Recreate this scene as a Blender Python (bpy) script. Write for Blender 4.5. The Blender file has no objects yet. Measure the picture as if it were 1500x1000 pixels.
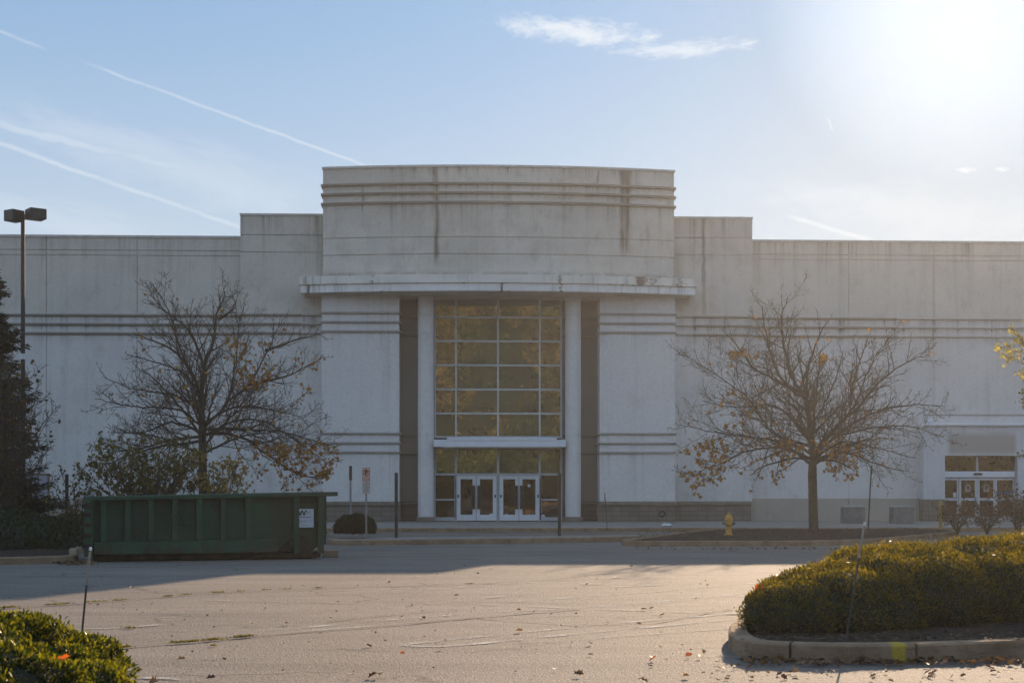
import bpy, math, random
import numpy as np
from mathutils import Vector
rnd = random.Random(7)
RS = np.random.RandomState(11)
S = bpy.context.scene
COL = S.collection
PI = math.pi

# ------------------------------------------------------------------ camera frame
YAW, EYE, FPX = math.radians(2.2), 1.45, 2083.3
SY, CY = math.sin(YAW), math.cos(YAW)
def at(px, py, Y):
    """world point on the upright plane y = Y seen at a photo pixel"""
    u, v = (px-750)/FPX, (720-py)/FPX
    t = Y/(CY-SY*u)
    return Vector((t*(SY+CY*u), Y, EYE+t*v))
def dep(px, d, z=0.0):
    """world point at view depth d under photo column px"""
    u = (px-750)/FPX
    return Vector((d*(SY+CY*u), d*(CY-SY*u), z))
def dpt(px, py, d):
    return dep(px, d, EYE+d*(720-py)/FPX)
def gnd(px, py, z=0.0):
    return dep(px, (EYE-z)*FPX/(py-720), z)
def skydir(px, py):
    u, v = (px-750)/FPX, (720-py)/FPX
    return Vector((SY+CY*u, CY-SY*u, v)).normalized()
def X(px, Y): return at(px, 720, Y).x
def Z(py, px, Y): return at(px, py, Y).z

# ------------------------------------------------------------------ mesh builder
class MB:
    def __init__(self): self.v, self.f = [], []
    def add(self, vs, fs):
        n = len(self.v)
        self.v += [tuple(p) for p in vs]
        self.f += [tuple(i+n for i in f) for f in fs]
        return self
    def box(self, x0, x1, y0, y1, z0, z1):
        if x0 > x1: x0, x1 = x1, x0
        if y0 > y1: y0, y1 = y1, y0
        if z0 > z1: z0, z1 = z1, z0
        return self.add([(x0,y0,z0),(x1,y0,z0),(x1,y1,z0),(x0,y1,z0),(x0,y0,z1),(x1,y0,z1),(x1,y1,z1),(x0,y1,z1)],
            [(0,3,2,1),(4,5,6,7),(0,1,5,4),(1,2,6,5),(2,3,7,6),(3,0,4,7)])
    def prism(self, ring, z0, z1):
        n = len(ring)
        vs = [(p[0],p[1],z0) for p in ring]+[(p[0],p[1],z1) for p in ring]
        fs = [tuple(range(n-1,-1,-1)), tuple(range(n,2*n))]
        fs += [(i,(i+1)%n,n+(i+1)%n,n+i) for i in range(n)]
        return self.add(vs, fs)
    def tube(self, pts, radii, k=6, cap=True):
        pts = [Vector(p) for p in pts]
        n = len(pts); vs = []; fs = []
        a = None
        for i in range(n):
            t = (pts[min(i+1,n-1)]-pts[max(i-1,0)])
            if t.length < 1e-9: t = Vector((0,0,1))
            t.normalize()
            if a is None:
                a = t.orthogonal().normalized()
            else:
                a = (a-t*a.dot(t))
                a = a.normalized() if a.length > 1e-6 else t.orthogonal().normalized()
            b = t.cross(a)
            r = radii[i] if hasattr(radii,'__len__') else radii
            for j in range(k):
                w = 2*PI*j/k
                vs.append(pts[i]+a*(r*math.cos(w))+b*(r*math.sin(w)))
        for i in range(n-1):
            for j in range(k):
                j2 = (j+1)%k
                fs.append((i*k+j,i*k+j2,(i+1)*k+j2,(i+1)*k+j))
        if cap:
            fs.append(tuple(range(k-1,-1,-1))); fs.append(tuple((n-1)*k+j for j in range(k)))
        return self.add(vs, fs)
    def cyl(self, x, y, z0, z1, r, k=20, r1=None):
        return self.tube([(x,y,z0),(x,y,z1)], [r, r if r1 is None else r1], k)
    def lathe(self, x, y, prof, k=20):
        vs, fs = [], []
        for (r,z) in prof:
            for j in range(k):
                w = 2*PI*j/k
                vs.append((x+r*math.cos(w), y+r*math.sin(w), z))
        for i in range(len(prof)-1):
            for j in range(k):
                j2 = (j+1)%k
                fs.append((i*k+j,i*k+j2,(i+1)*k+j2,(i+1)*k+j))
        fs.append(tuple(range(k-1,-1,-1))); fs.append(tuple((len(prof)-1)*k+j for j in range(k)))
        return self.add(vs, fs)
    def build(self, name, mat, parent=None, smooth=False, bevel=0):
        me = bpy.data.meshes.new(name)
        off = parent.location if parent is not None else Vector((0,0,0))
        p = parent
        while p is not None and p.parent is not None:
            p = p.parent; off = off+p.location
        me.from_pydata([(a-off.x,b-off.y,c-off.z) for a,b,c in self.v], [], self.f)
        return finish(me, name, mat, parent, smooth, bevel)

def finish(me, name, mat, parent=None, smooth=False, bevel=0):
    me.update()
    if smooth:
        me.polygons.foreach_set('use_smooth', [True]*len(me.polygons))
    o = bpy.data.objects.new(name, me)
    me.materials.append(mat)
    COL.objects.link(o)
    if parent is not None: o.parent = parent
    if bevel:
        m = o.modifiers.new('edge', 'BEVEL'); m.width = bevel; m.segments = 2; m.limit_method = 'ANGLE'
        m.harden_normals = False
    return o
def tag(o, label=None, cat=None, group=None, kind=None):
    if label: o['label'] = label
    if cat: o['category'] = cat
    if group: o['group'] = group
    if kind: o['kind'] = kind
    return o
def empty(name, loc, label, cat, group=None):
    o = bpy.data.objects.new(name, None); COL.objects.link(o); o.location = loc
    o.empty_display_size = 0.3
    return tag(o, label, cat, group)
def copy_tree(o, parent=None):
    c = o.copy(); COL.objects.link(c)
    if parent is not None: c.parent = parent
    for ch in list(o.children): copy_tree(ch, c)
    return c

def cards(name, C, N, T, L, W, mat, parent=None, fold=0.0, shape='lozenge'):
    """many small leaves as one mesh: centres C, normals N, long axes T, length L, width W (arrays)"""
    C = np.asarray(C,float); N = np.asarray(N,float); T = np.asarray(T,float)
    n = len(C)
    if parent is not None:
        off = Vector(parent.location); p = parent
        while p.parent is not None: p = p.parent; off = off+p.location
        C = C-np.array(off)
    B = np.cross(N, T); B /= (np.linalg.norm(B,axis=1,keepdims=True)+1e-9)
    T = T/(np.linalg.norm(T,axis=1,keepdims=True)+1e-9)
    N2 = np.cross(T, B)
    L = np.asarray(L,float).reshape(-1,1)*np.ones((n,1)); W = np.asarray(W,float).reshape(-1,1)*np.ones((n,1))
    if shape == 'lozenge':
        P = [C-T*L*.5, C+B*W*.5+N2*W*fold, C+T*L*.5, C-B*W*.5+N2*W*fold]; F = [[0,1,2,3]]
    else:   # lobed leaf, two folded halves
        P = [C-T*L*.5, C+T*L*.5-N2*L*fold*.6]
        for sgn in (1,-1):
            P += [C-T*L*.25+B*W*.42*sgn+N2*W*fold, C-T*L*.02+B*W*.24*sgn+N2*W*fold*.6, C+T*L*.14+B*W*.52*sgn+N2*W*fold*1.3, C+T*L*.24+B*W*.16*sgn+N2*W*fold*.4]
        F = [[0,2,3,4,5,1],[1,9,8,7,6,0]]
    k = len(P)
    V = np.stack(P,1).reshape(-1,3)
    loops, starts, tot = [], [], 0
    fl = []
    base = (np.arange(n)*k)[:,None]
    idx = np.concatenate([base+np.array(f)[None,:] for f in F],1).reshape(-1)
    lens = np.tile(np.array([len(f) for f in F]), n)
    st = np.concatenate([[0],np.cumsum(lens)[:-1]])
    me = bpy.data.meshes.new(name)
    me.vertices.add(len(V)); me.vertices.foreach_set('co', V.astype(np.float32).ravel())
    me.loops.add(len(idx)); me.loops.foreach_set('vertex_index', idx.astype(np.int32))
    me.polygons.add(len(lens)); me.polygons.foreach_set('loop_start', st.astype(np.int32))
    me.polygons.foreach_set('loop_total', lens.astype(np.int32))
    me.update(calc_edges=True)
    return finish(me, name, mat, parent)
def unit(a): return a/(np.linalg.norm(a,axis=-1,keepdims=True)+1e-9)
def rdir(n): return unit(RS.normal(size=(n,3)))

# ------------------------------------------------------------------ node materials
class NT:
    def __init__(self, tree): self.t = tree; self.n = tree.nodes; self.l = tree.links
    def put(self, sock, v):
        if v is None: return
        if hasattr(v,'is_linked'): self.l.new(v, sock)
        else:
            if sock.type == 'RGBA' and hasattr(v,'__len__') and len(v) == 3: v = (*v,1)
            sock.default_value = v
    def node(self, typ, **kw):
        nd = self.n.new(typ)
        for k,v in kw.items(): setattr(nd,k,v)
        return nd
    def m(self, op, a, b=None, c=None, clamp=False):
        nd = self.node('ShaderNodeMath', operation=op, use_clamp=clamp)
        for i,v in enumerate((a,b,c)): self.put(nd.inputs[i], v)
        return nd.outputs[0]
    def vm(self, op, a, b=None, out=0):
        nd = self.node('ShaderNodeVectorMath', operation=op)
        self.put(nd.inputs[0], a); self.put(nd.inputs[1], b)
        return nd.outputs['Value'] if op in ('DOT_PRODUCT','LENGTH') else nd.outputs[0]
    def pos(self): return self.node('ShaderNodeNewGeometry').outputs['Position']
    def xyz(self, v):
        nd = self.node('ShaderNodeSeparateXYZ'); self.put(nd.inputs[0], v); return nd.outputs
    def cxyz(self, x, y, z):
        nd = self.node('ShaderNodeCombineXYZ')
        for i,v in enumerate((x,y,z)): self.put(nd.inputs[i], v)
        return nd.outputs[0]
    def noise(self, vec, scale, detail=3, rough=.55, dist=0):
        nd = self.node('ShaderNodeTexNoise'); self.put(nd.inputs['Vector'], vec)
        nd.inputs['Scale'].default_value = scale; nd.inputs['Detail'].default_value = detail
        nd.inputs['Roughness'].default_value = rough; nd.inputs['Distortion'].default_value = dist
        return nd.outputs['Fac']
    def vor(self, vec, scale, out='Distance', feature='F1'):
        nd = self.node('ShaderNodeTexVoronoi', feature=feature); self.put(nd.inputs['Vector'], vec)
        nd.inputs['Scale'].default_value = scale
        return nd.outputs[out]
    def rng(self, v, a, b, c=0., d=1., smooth=True):
        nd = self.node('ShaderNodeMapRange'); nd.clamp = True
        if smooth: nd.interpolation_type = 'SMOOTHSTEP'
        self.put(nd.inputs[0], v)
        for i,q in enumerate((a,b,c,d)): self.put(nd.inputs[i+1], q)
        return nd.outputs[0]
    def mix(self, f, a, b, blend='MIX'):
        nd = self.node('ShaderNodeMix', data_type='RGBA', blend_type=blend)
        self.put(nd.inputs[0], f); self.put(nd.inputs[6], a); self.put(nd.inputs[7], b)
        return nd.outputs[2]
    def scale(self, vec, s):
        return self.vm('MULTIPLY', vec, s)
    def bump(self, h, strength, dist=.01):
        nd = self.node('ShaderNodeBump'); nd.inputs['Strength'].default_value = strength
        nd.inputs['Distance'].default_value = dist; self.put(nd.inputs['Height'], h); return nd.outputs[0]
    def box1(self, v, a, b, soft):
        return self.m('MULTIPLY', self.rng(v, a-soft, a+soft), self.rng(v, b-soft, b+soft, 1., 0.))

def mat(name, color=(.5,.5,.5), rough=.7, metal=0., fn=None, spec=.5):
    m = bpy.data.materials.new(name); m.use_nodes = True
    T = NT(m.node_tree); p = T.n['Principled BSDF']
    p.inputs['Base Color'].default_value = (*color,1); p.inputs['Roughness'].default_value = rough
    p.inputs['Metallic'].default_value = metal; p.inputs['Specular IOR Level'].default_value = spec
    if fn: fn(T, p)
    return m

def rough_mat(name, c1, c2, scale=6, rough=.75, bump=.2, metal=0, bdist=.01, detail=5):
    def fn(T, p):
        P = T.pos()
        n = T.noise(P, scale, detail, .6)
        T.put(p.inputs['Base Color'], T.mix(T.rng(n,.3,.7), c1, c2))
        if bump: T.put(p.inputs['Normal'], T.bump(T.noise(P, scale*6, 3), bump, bdist))
    return mat(name, c1, rough, metal, fn)

STAIN = (.105,.095,.08)
def wall_mat(name, base, upper=None, zu=None, lower=None, zl=None, ledges=(), streaks=(), grime=.25, patches=()):
    """painted stucco: mottling, run-off streaks under ledges (z, length, strength), single wide streaks (x, half width, z0, z1, strength)"""
    def fn(T, p):
        P = T.pos(); o = T.xyz(P); x, z = o[0], o[2]
        col = base
        if upper: col = T.mix(T.rng(T.m('ADD', z, T.m('MULTIPLY', T.noise(P,.7,3), .3)), zu, zu+.35), base, upper)
        if lower: col = T.mix(T.rng(z, zl-.01, zl+.01), lower, col)
        big = T.noise(T.scale(P,(.35,.35,.5)), 1., 4, .6)
        col = T.mix(T.m('MULTIPLY', T.rng(big,.3,.75), grime), col, (base[0]*.62,base[1]*.61,base[2]*.58))
        blot = T.noise(T.scale(P,(1.1,1.1,.8)), 1.3, 5, .68)
        col = T.mix(T.m('MULTIPLY', T.rng(blot,.48,.72), grime*.7), col, (.24,.225,.195))
        fine = T.noise(P, 9., 4, .65)
        col = T.mix(T.m('MULTIPLY', T.rng(fine,.35,.75), .16), col, (.2,.19,.17))
        sv = T.noise(T.scale(P,(2.6,2.6,.10)), 1., 5, .68)
        sv2 = T.noise(T.scale(P,(7.5,7.5,.22)), 1., 3, .6)
        run = T.m('MULTIPLY', T.rng(sv,.45,.75), T.rng(sv2,.25,.7))
        col = T.mix(T.m('MULTIPLY', run, .22), col, (.2,.19,.165))
        tot = None
        for (zi, L, st) in ledges:
            q = T.m('MULTIPLY', T.rng(z, zi-L, zi, 0., 1., False), T.m('LESS_THAN', z, zi+.01))
            q = T.m('MULTIPLY', T.m('MULTIPLY', q, q), T.m('MULTIPLY', T.m('ADD', run, .14), st))
            tot = q if tot is None else T.m('ADD', tot, q)
        for (xi, hw, z0, z1, st) in streaks:
            wob = T.m('MULTIPLY', T.m('SUBTRACT', T.noise(T.scale(P,(1,1,.8)), 1.3, 3), .5), .25)
            d = T.m('ABSOLUTE', T.m('SUBTRACT', T.m('ADD', x, wob), xi))
            q = T.m('MULTIPLY', T.rng(d, 0., hw*1.5, 1., 0.), T.box1(z, z0, z1, .35))
            q = T.m('MULTIPLY', T.m('MULTIPLY', q, st), T.m('ADD', T.m('MULTIPLY', T.rng(sv2,.25,.7), .75), .35))
            tot = q if tot is None else T.m('ADD', tot, q)
        if tot is not None:
            col = T.mix(T.m('MINIMUM', tot, .88), col, STAIN)
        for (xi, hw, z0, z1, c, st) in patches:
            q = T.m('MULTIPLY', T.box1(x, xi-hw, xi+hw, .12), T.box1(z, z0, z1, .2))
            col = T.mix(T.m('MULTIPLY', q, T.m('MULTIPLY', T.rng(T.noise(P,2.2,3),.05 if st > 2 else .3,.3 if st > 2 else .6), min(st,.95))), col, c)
        T.put(p.inputs['Base Color'], col)
        T.put(p.inputs['Normal'], T.bump(T.noise(P, 26., 3), .25, .006))
    return mat(name, base, .88, 0, fn, .25)

def leaf_mat(name, c1, c2, trans=.45, rough=.5, scale=7., tcol=None):
    m = bpy.data.materials.new(name); m.use_nodes = True
    T = NT(m.node_tree); p = T.n['Principled BSDF']; out = T.n['Material Output']
    P = T.pos(); n = T.noise(P, scale, 2); w = T.node('ShaderNodeTexWhiteNoise'); 
    isl = T.node('ShaderNodeNewGeometry').outputs['Random Per Island']
    f = T.m('ADD', T.m('MULTIPLY', n, .5), T.m('MULTIPLY', isl, .6), clamp=True)
    col = T.mix(T.rng(f,.25,.85), c1, c2)
    T.put(p.inputs['Base Color'], col); p.inputs['Roughness'].default_value = rough
    p.inputs['Specular IOR Level'].default_value = .35
    tr = T.node('ShaderNodeBsdfTranslucent')
    T.put(tr.inputs[0], T.mix(1., col, tcol or (1.5,1.5,.9), 'MULTIPLY'))
    mx = T.node('ShaderNodeMixShader'); mx.inputs[0].default_value = trans
    T.l.new(p.outputs[0], mx.inputs[1]); T.l.new(tr.outputs[0], mx.inputs[2]); T.l.new(mx.outputs[0], out.inputs[0])
    return m

# ------------------------------------------------------------------ camera, sun, sky
cam = bpy.data.cameras.new('camera'); co = bpy.data.objects.new('camera', cam); COL.objects.link(co)
co.location = (0,0,EYE); co.rotation_euler = (PI/2, 0, -YAW)
cam.sensor_width = 36; cam.lens = FPX/1500*36; cam.shift_y = 220/1500; cam.clip_end = 5000
cam.dof.use_dof = True; cam.dof.focus_distance = 52; cam.dof.aperture_fstop = 7.1
S.camera = co
SUN_EL, SUN_AZ = math.radians(18.9), math.radians(19.8)
sd = Vector((math.sin(SUN_AZ)*math.cos(SUN_EL), math.cos(SUN_AZ)*math.cos(SUN_EL), math.sin(SUN_EL)))
sl = bpy.data.lights.new('sun', 'SUN'); sl.energy = 4.2; sl.angle = math.radians(.53); sl.color = (1,.74,.50)
so = bpy.data.objects.new('sun', sl); COL.objects.link(so); so.rotation_euler = sd.to_track_quat('Z','Y').to_euler()
so.location = (40,90,60)
w = bpy.data.worlds.new('World'); S.world = w; w.use_nodes = True
T = NT(w.node_tree); bg = T.n['Background']; out = T.n['World Output']
sky = T.node('ShaderNodeTexSky', sky_type='NISHITA'); sky.sun_disc = False
sky.sun_elevation = SUN_EL; sky.sun_rotation = SUN_AZ
sky.air_density = 1.0; sky.dust_density = 1.0; sky.ozone_density = 2.0; sky.altitude = 80
SKY_STRENGTH = .10
D = T.vm('NORMALIZE', T.node('ShaderNodeTexCoord').outputs['Generated'])
col = sky.outputs[0]
def frame_at(px, py):
    c = skydir(px, py); e = Vector((0,0,1)).cross(c).normalized()*-1
    e = c.cross(Vector((0,0,1))).normalized(); u = e.cross(c).normalized(); return c, e, u
def streak(a, b, width, strength, soft=.25, fade=0.):
    A, B = skydir(*a), skydir(*b)
    n = A.cross(B).normalized(); mid = (A+B).normalized(); e = (B-A).normalized()
    half = (B-A).length/2
    d = T.vm('DOT_PRODUCT', D, tuple(n)); s = T.vm('DOT_PRODUCT', D, tuple(e))
    front = T.m('GREATER_THAN', T.vm('DOT_PRODUCT', D, tuple(mid)), .5)
    wob = T.m('MULTIPLY', T.m('SUBTRACT', T.noise(D, 60, 3), .5), width*1.6)
    q = T.rng(T.m('ABSOLUTE', T.m('ADD', d, wob)), width*.15, width, 1., 0.)
    q = T.m('MULTIPLY', q, T.box1(s, -half, half, half*soft))
    q = T.m('MULTIPLY', q, T.rng(T.noise(D, 22, 4), .25, .6, .45, 1.))
    return T.m('MULTIPLY', T.m('MULTIPLY', q, front), strength)
def wisp(px, py, ax, ay, tilt, strength, sc=1.):
    c, e, u = frame_at(px, py)
    ct, st = math.cos(tilt), math.sin(tilt)
    e2 = e*ct+u*st; u2 = u*ct-e*st
    a = T.vm('DOT_PRODUCT', D, tuple(e2)); b = T.vm('DOT_PRODUCT', D, tuple(u2))
    front = T.m('GREATER_THAN', T.vm('DOT_PRODUCT', D, tuple(c)), .5)
    ax, ay = ax/FPX, ay/FPX
    P = T.cxyz(T.m('MULTIPLY', a, 1/ax), T.m('MULTIPLY', b, 1/ay), 0.)
    nz = T.noise(T.scale(P,(1.3,.8,1)), 1.6*sc, 6, .62, .6)
    nz2 = T.noise(T.scale(P,(4.5,1.6,1)), 1.6*sc, 4, .6, .3)
    r = T.vm('LENGTH', P)
    q = T.m('SUBTRACT', T.m('ADD', T.m('MULTIPLY', nz, 1.15), T.m('MULTIPLY', nz2, .5)), T.m('ADD', T.m('MULTIPLY', r, .62), .30))
    return T.m('MULTIPLY', T.m('MULTIPLY', T.rng(q, -.05, .55), front), strength)
clouds = [streak((138,97),(552,249),.0016,.30,.14), streak((-60,190),(360,336),.0022,.32,.25), streak((-60,22),(60,70),.0016,.26,.3),
          streak((-40,175),(310,256),.0040,.30,.4), streak((1160,318),(1272,351),.0022,.45,.3), streak((1213,174),(1219,190),.0009,.5,.4),
          wisp(850,46,130,26,math.radians(-5),.72), wisp(1000,72,120,17,math.radians(3),.55), wisp(770,40,48,20,0,.5),
          wisp(1414,249,16,6,0,.6), wisp(1468,248,12,5,0,.5),
          wisp(300,250,430,60,math.radians(-12),.20,.8), wisp(120,330,420,45,math.radians(-8),.18,.8), wisp(1330,300,300,50,math.radians(-6),.2,.8)]
CLOUD = (4.8,4.95,5.1)
tot = clouds[0]
for q in clouds[1:]: tot = T.m('MAXIMUM', tot, q)
SG, SK = .12, 2.02
bw = T.node('ShaderNodeRGBToBW'); T.put(bw.inputs[0], col)
k = T.m('MULTIPLY', T.m('POWER', T.m('MAXIMUM', bw.outputs[0], .02), SG-1), SK)
kc = T.node('ShaderNodeCombineXYZ')
for i in range(3): T.put(kc.inputs[i], k)
lum = T.m('MULTIPLY', k, bw.outputs[0])
f = T.rng(bw.outputs[0], 5., 40.)
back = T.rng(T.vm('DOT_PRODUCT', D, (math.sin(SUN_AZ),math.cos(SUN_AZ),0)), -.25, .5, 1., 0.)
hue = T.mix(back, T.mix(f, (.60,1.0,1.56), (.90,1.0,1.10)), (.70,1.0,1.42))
lum = T.m('MULTIPLY', lum, T.m('ADD', 1., T.m('MULTIPLY', back, .22)))  # sky behind the camera raised to brighten the shaded facade
lc = T.node('ShaderNodeCombineXYZ')
for i in range(3): T.put(lc.inputs[i], lum)
col = T.mix(.95, T.vm('MULTIPLY', col, kc.outputs[0]), T.vm('MULTIPLY', lc.outputs[0], hue))
el = T.rng(T.xyz(D)[2], .10, .36, 1., 0.)
col = T.mix(T.m('MULTIPLY', el, .72), col, (3.5,3.92,4.25))
gl = T.m('POWER', T.rng(T.vm('DOT_PRODUCT', D, tuple(sd)), math.cos(math.radians(7.5)), 1., 0., 1., False), 1.3)
col = T.vm('ADD', col, T.vm('MULTIPLY', T.cxyz(gl, gl, gl), (1.8,1.75,1.65)))
col = T.mix(T.m('MINIMUM', tot, .9), col, CLOUD)
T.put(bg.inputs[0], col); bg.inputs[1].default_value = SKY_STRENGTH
vs = S.view_settings; vs.view_transform = 'Standard'; vs.look = 'None'; vs.gamma = 1; vs.use_curve_mapping = False
vs.exposure = 0.92
S.cycles.max_bounces = 6; S.cycles.use_denoising = True; S.cycles.use_adaptive_sampling = False
S.cycles.caustics_reflective = False; S.cycles.caustics_refractive = False

HZ = 250
hz = MB().box(-HZ,HZ,-HZ,HZ,-1,15.75)
hm = bpy.data.materials.new('glare_veil'); hm.use_nodes = True
T = NT(hm.node_tree); T.n.remove(T.n['Principled BSDF'])
pv = T.node('ShaderNodeVolumePrincipled'); pv.inputs['Color'].default_value = (.95,.95,.95,1)  # scattering volume added to imitate veiling lens glare towards the sun
pv.inputs['Density'].default_value = .00042; pv.inputs['Anisotropy'].default_value = .70
T.l.new(pv.outputs[0], T.n['Material Output'].inputs['Volume'])
tag(hz.build('glare_haze', hm), kind='stuff')

# ------------------------------------------------------------------ the store
YW, YS, YP, YR = 63.0, 62.62, 61.75, 62.95        # wing wall, shoulders, pilasters, recess wall
XT0, XT1 = X(473,YP), X(987.5,YP)                   # tower sides
XS0, XS1 = X(352,YS), X(1102,YS)                    # shoulder sides
XP = [X(471.5,YP), X(584.5,YP), X(878.5,YP), X(989,YP)]
ZG = .15
store = empty('department_store', (2.0, 62.0, ZG), 'large vacant cream department store with curved entrance tower and round columns', 'building')
zb = [8.48+.42*2, 8.48+.42, 8.48]                   # three upper bands
zb = [Z(458,470,YP), Z(471.5,470,YP), Z(485,470,YP)]
zl3 = [Z(634.5,530,YP), Z(648.5,530,YP), Z(662,530,YP)]
ZW = 12.59; ZSH = 13.53; ZT = 15.38
zwg = [Z(366,100,YW), Z(373.5,100,YW)]
BASE = (.71,.695,.685); UP = (.66,.625,.565)
XC0, XC1 = X(437,61.2), X(1022,61.2)
lead = [(zb[0],1.1,1.0),(zb[1],.38,1.5),(zb[2],.5,.8),(ZW,2.6,.75)]
M_wing = wall_mat('painted_stucco', BASE, UP, zb[0]-.05, (.40,.365,.31), 1.15, lead, grime=.3)
M_should = wall_mat('shoulder_stucco', BASE, (.65,.615,.555), zb[0]-.05, None, 0, [(zb[0],1.,.9),(zb[1],.38,1.8),(zb[2],.6,.8),(ZSH,3.2,1.0)],
    [(X(1031,YS),.10,9.4,ZSH+.5,.75),(XT0-.15,.22,10.6,13.6,.35),(XT1+.2,.35,10.3,12.2,.45),(XS1-.05,.12,2,10,.35)], .38)
ztm = [Z(268.5,640,61.1), Z(282,640,61.1), Z(296,640,61.1)]
ztg = [Z(346.5,640,61.1), Z(371.5,640,61.1)]
zc_top = Z(401.5,640,60.45)
M_tower = wall_mat('tower_stucco', (.68,.645,.585), None, 0, None, 0,
    [(ztm[0],.42,1.6),(ztm[1],.42,1.5),(ztm[2],1.6,.9),(ZT,.6,1.1),(Z(402,700,61),.01,0)],
    [(X(638.5,61.1),.13,11.4,ZT+.5,.95),(X(916,61.3),.26,11.9,ZT+.5,1.25),(X(531,61.2),.05,13.6,14.6,.9),(X(877,61.2),.05,14.6,15.3,.9),(X(950,61.4),.1,12.3,13.2,.35),(X(925,61.3),.5,14.6,15.5,.35)],
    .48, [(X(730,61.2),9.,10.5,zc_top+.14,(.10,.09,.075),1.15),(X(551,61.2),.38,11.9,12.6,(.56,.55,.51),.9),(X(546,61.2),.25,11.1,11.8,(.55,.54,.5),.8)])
M_pil = wall_mat('pilaster_stucco', (.74,.725,.715), None, 0, None, 0, [(zb[2],1.2,.25),(zl3[2],1.0,.25),(zl3[0],.35,.3),(zb[0],.35,.35)], grime=.14)
M_rec = wall_mat('recess_stucco', (.235,.22,.195), None, 0, None, 0, [(zl3[0],.4,.4)], grime=.25)  # much darker than the pilaster paint; the recess shade is in the colour
M_band = wall_mat('stained_moulding', (.25,.235,.205), None, 0, None, 0, (), grime=.6)
M_bandc = wall_mat('clean_moulding', (.37,.36,.345), None, 0, None, 0, (), grime=.4)
M_cope = rough_mat('coping_metal', (.42,.42,.41), (.55,.55,.54), 3, .5, .05)
def chipfn(white, chip, ledge, chips=()):
    def fn(T, p):
        P = T.pos(); o = T.xyz(P)
        n = T.noise(T.scale(P,(1.2,1.2,2.2)), 3.2, 6, .7)
        col = T.mix(T.m('MULTIPLY', T.rng(T.noise(P,1.1,4),.3,.7), .25), white, (.36,.34,.30))
        sv = T.m('MULTIPLY', T.rng(T.noise(T.scale(P,(5,5,.3)),1.,4,.65),.44,.72), T.rng(T.noise(P,.33,2),.4,.62))
        col = T.mix(T.m('MULTIPLY', sv, .65), col, (.16,.14,.115))
        z = o[2]
        edge = T.m('MAXIMUM', T.m('MULTIPLY', T.rng(z, ledge[1]-.07, ledge[1]+.01), .17), T.m('MULTIPLY', T.rng(z, ledge[0]+.07, ledge[0], 0., 1.), .13))
        ch = T.rng(T.m('ADD', n, edge), .72, .76)
        col = T.mix(ch, col, chip)
        for (px, hw, k, thr) in chips:
            d = T.m('ABSOLUTE', T.m('SUBTRACT', o[0], X(px,60.6)))
            q = T.rng(T.m('ADD', T.m('MULTIPLY', n, 1.), T.m('MULTIPLY', T.rng(d, hw, 0.), .30)), thr, thr+.05)
            col = T.mix(T.m('MULTIPLY', T.m('MULTIPLY', q, T.m('LESS_THAN', d, hw)), k), col, chip)
        T.put(p.inputs['Base Color'], col); T.put(p.inputs['Normal'], T.bump(T.noise(P,14,3), .25, .01))
    return fn
zc = [Z(428,730,60.4), Z(416.2,730,60.4), Z(402.5,730,60.4)]
zc = [Z(425.5,640,60.45), Z(414,640,60.45), Z(401.5,640,60.45)]
M_fas1 = mat('peeling_fascia_paint', (.6,.6,.6), .7, 0, chipfn((.79,.765,.71), (.11,.085,.065), (zc[1],zc[2]), ((940,.45,.9,.66),(820,.16,.7,.66),(545,.3,.9,.76),(1000,.5,.6,.72),(960,.5,.6,.74))))
M_fas2 = mat('white_fascia_paint', (.6,.6,.6), .6, 0, chipfn((.83,.83,.83), (.13,.11,.09), (zc[0],zc[1]), ((822,.22,.9,.68),(735,.06,.9,.5),(449,.07,.9,.5))))
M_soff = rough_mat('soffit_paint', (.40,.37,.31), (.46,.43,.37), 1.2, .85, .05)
M_alu = rough_mat('aluminium_frame', (.46,.49,.53), (.54,.57,.61), 3, .45, .02)
M_white_alu = rough_mat('white_metal', (.70,.73,.77), (.76,.78,.82), 3, .45, .03)
M_dark = rough_mat('dark_metal', (.012,.012,.012), (.03,.028,.026), 8, .5, .05)

def brick_fn(c1, c2, mortar, bw, bh, off):
    def fn(T, p):
        P = T.pos(); o = T.xyz(P)
        v = T.cxyz(T.m('ADD', o[0], T.m('MULTIPLY', o[1], 1.)), o[2], 0.)
        b = T.node('ShaderNodeTexBrick'); b.offset = off; b.squash = 1
        T.put(b.inputs['Vector'], v); b.inputs['Scale'].default_value = 1
        b.inputs['Brick Width'].default_value = bw; b.inputs['Row Height'].default_value = bh
        b.inputs['Mortar Size'].default_value = .012; b.inputs['Mortar Smooth'].default_value = .2; b.inputs['Bias'].default_value = 0
        T.put(b.inputs['Color1'], c1); T.put(b.inputs['Color2'], c2); T.put(b.inputs['Mortar'], mortar)
        col = T.mix(T.m('MULTIPLY', T.rng(T.noise(P,1.5,4),.35,.7), .45), b.outputs[0], (.10,.09,.08))
        T.put(p.inputs['Base Color'], col)
        T.put(p.inputs['Normal'], T.bump(T.m('SUBTRACT', 1., b.outputs[1]), .5, .01))
    return fn
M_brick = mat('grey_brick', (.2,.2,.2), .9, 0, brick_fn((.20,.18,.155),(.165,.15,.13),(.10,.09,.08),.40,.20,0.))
M_pcap = rough_mat('stained_sill', (.155,.135,.11), (.21,.185,.15), 3, .9, .2)

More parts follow.
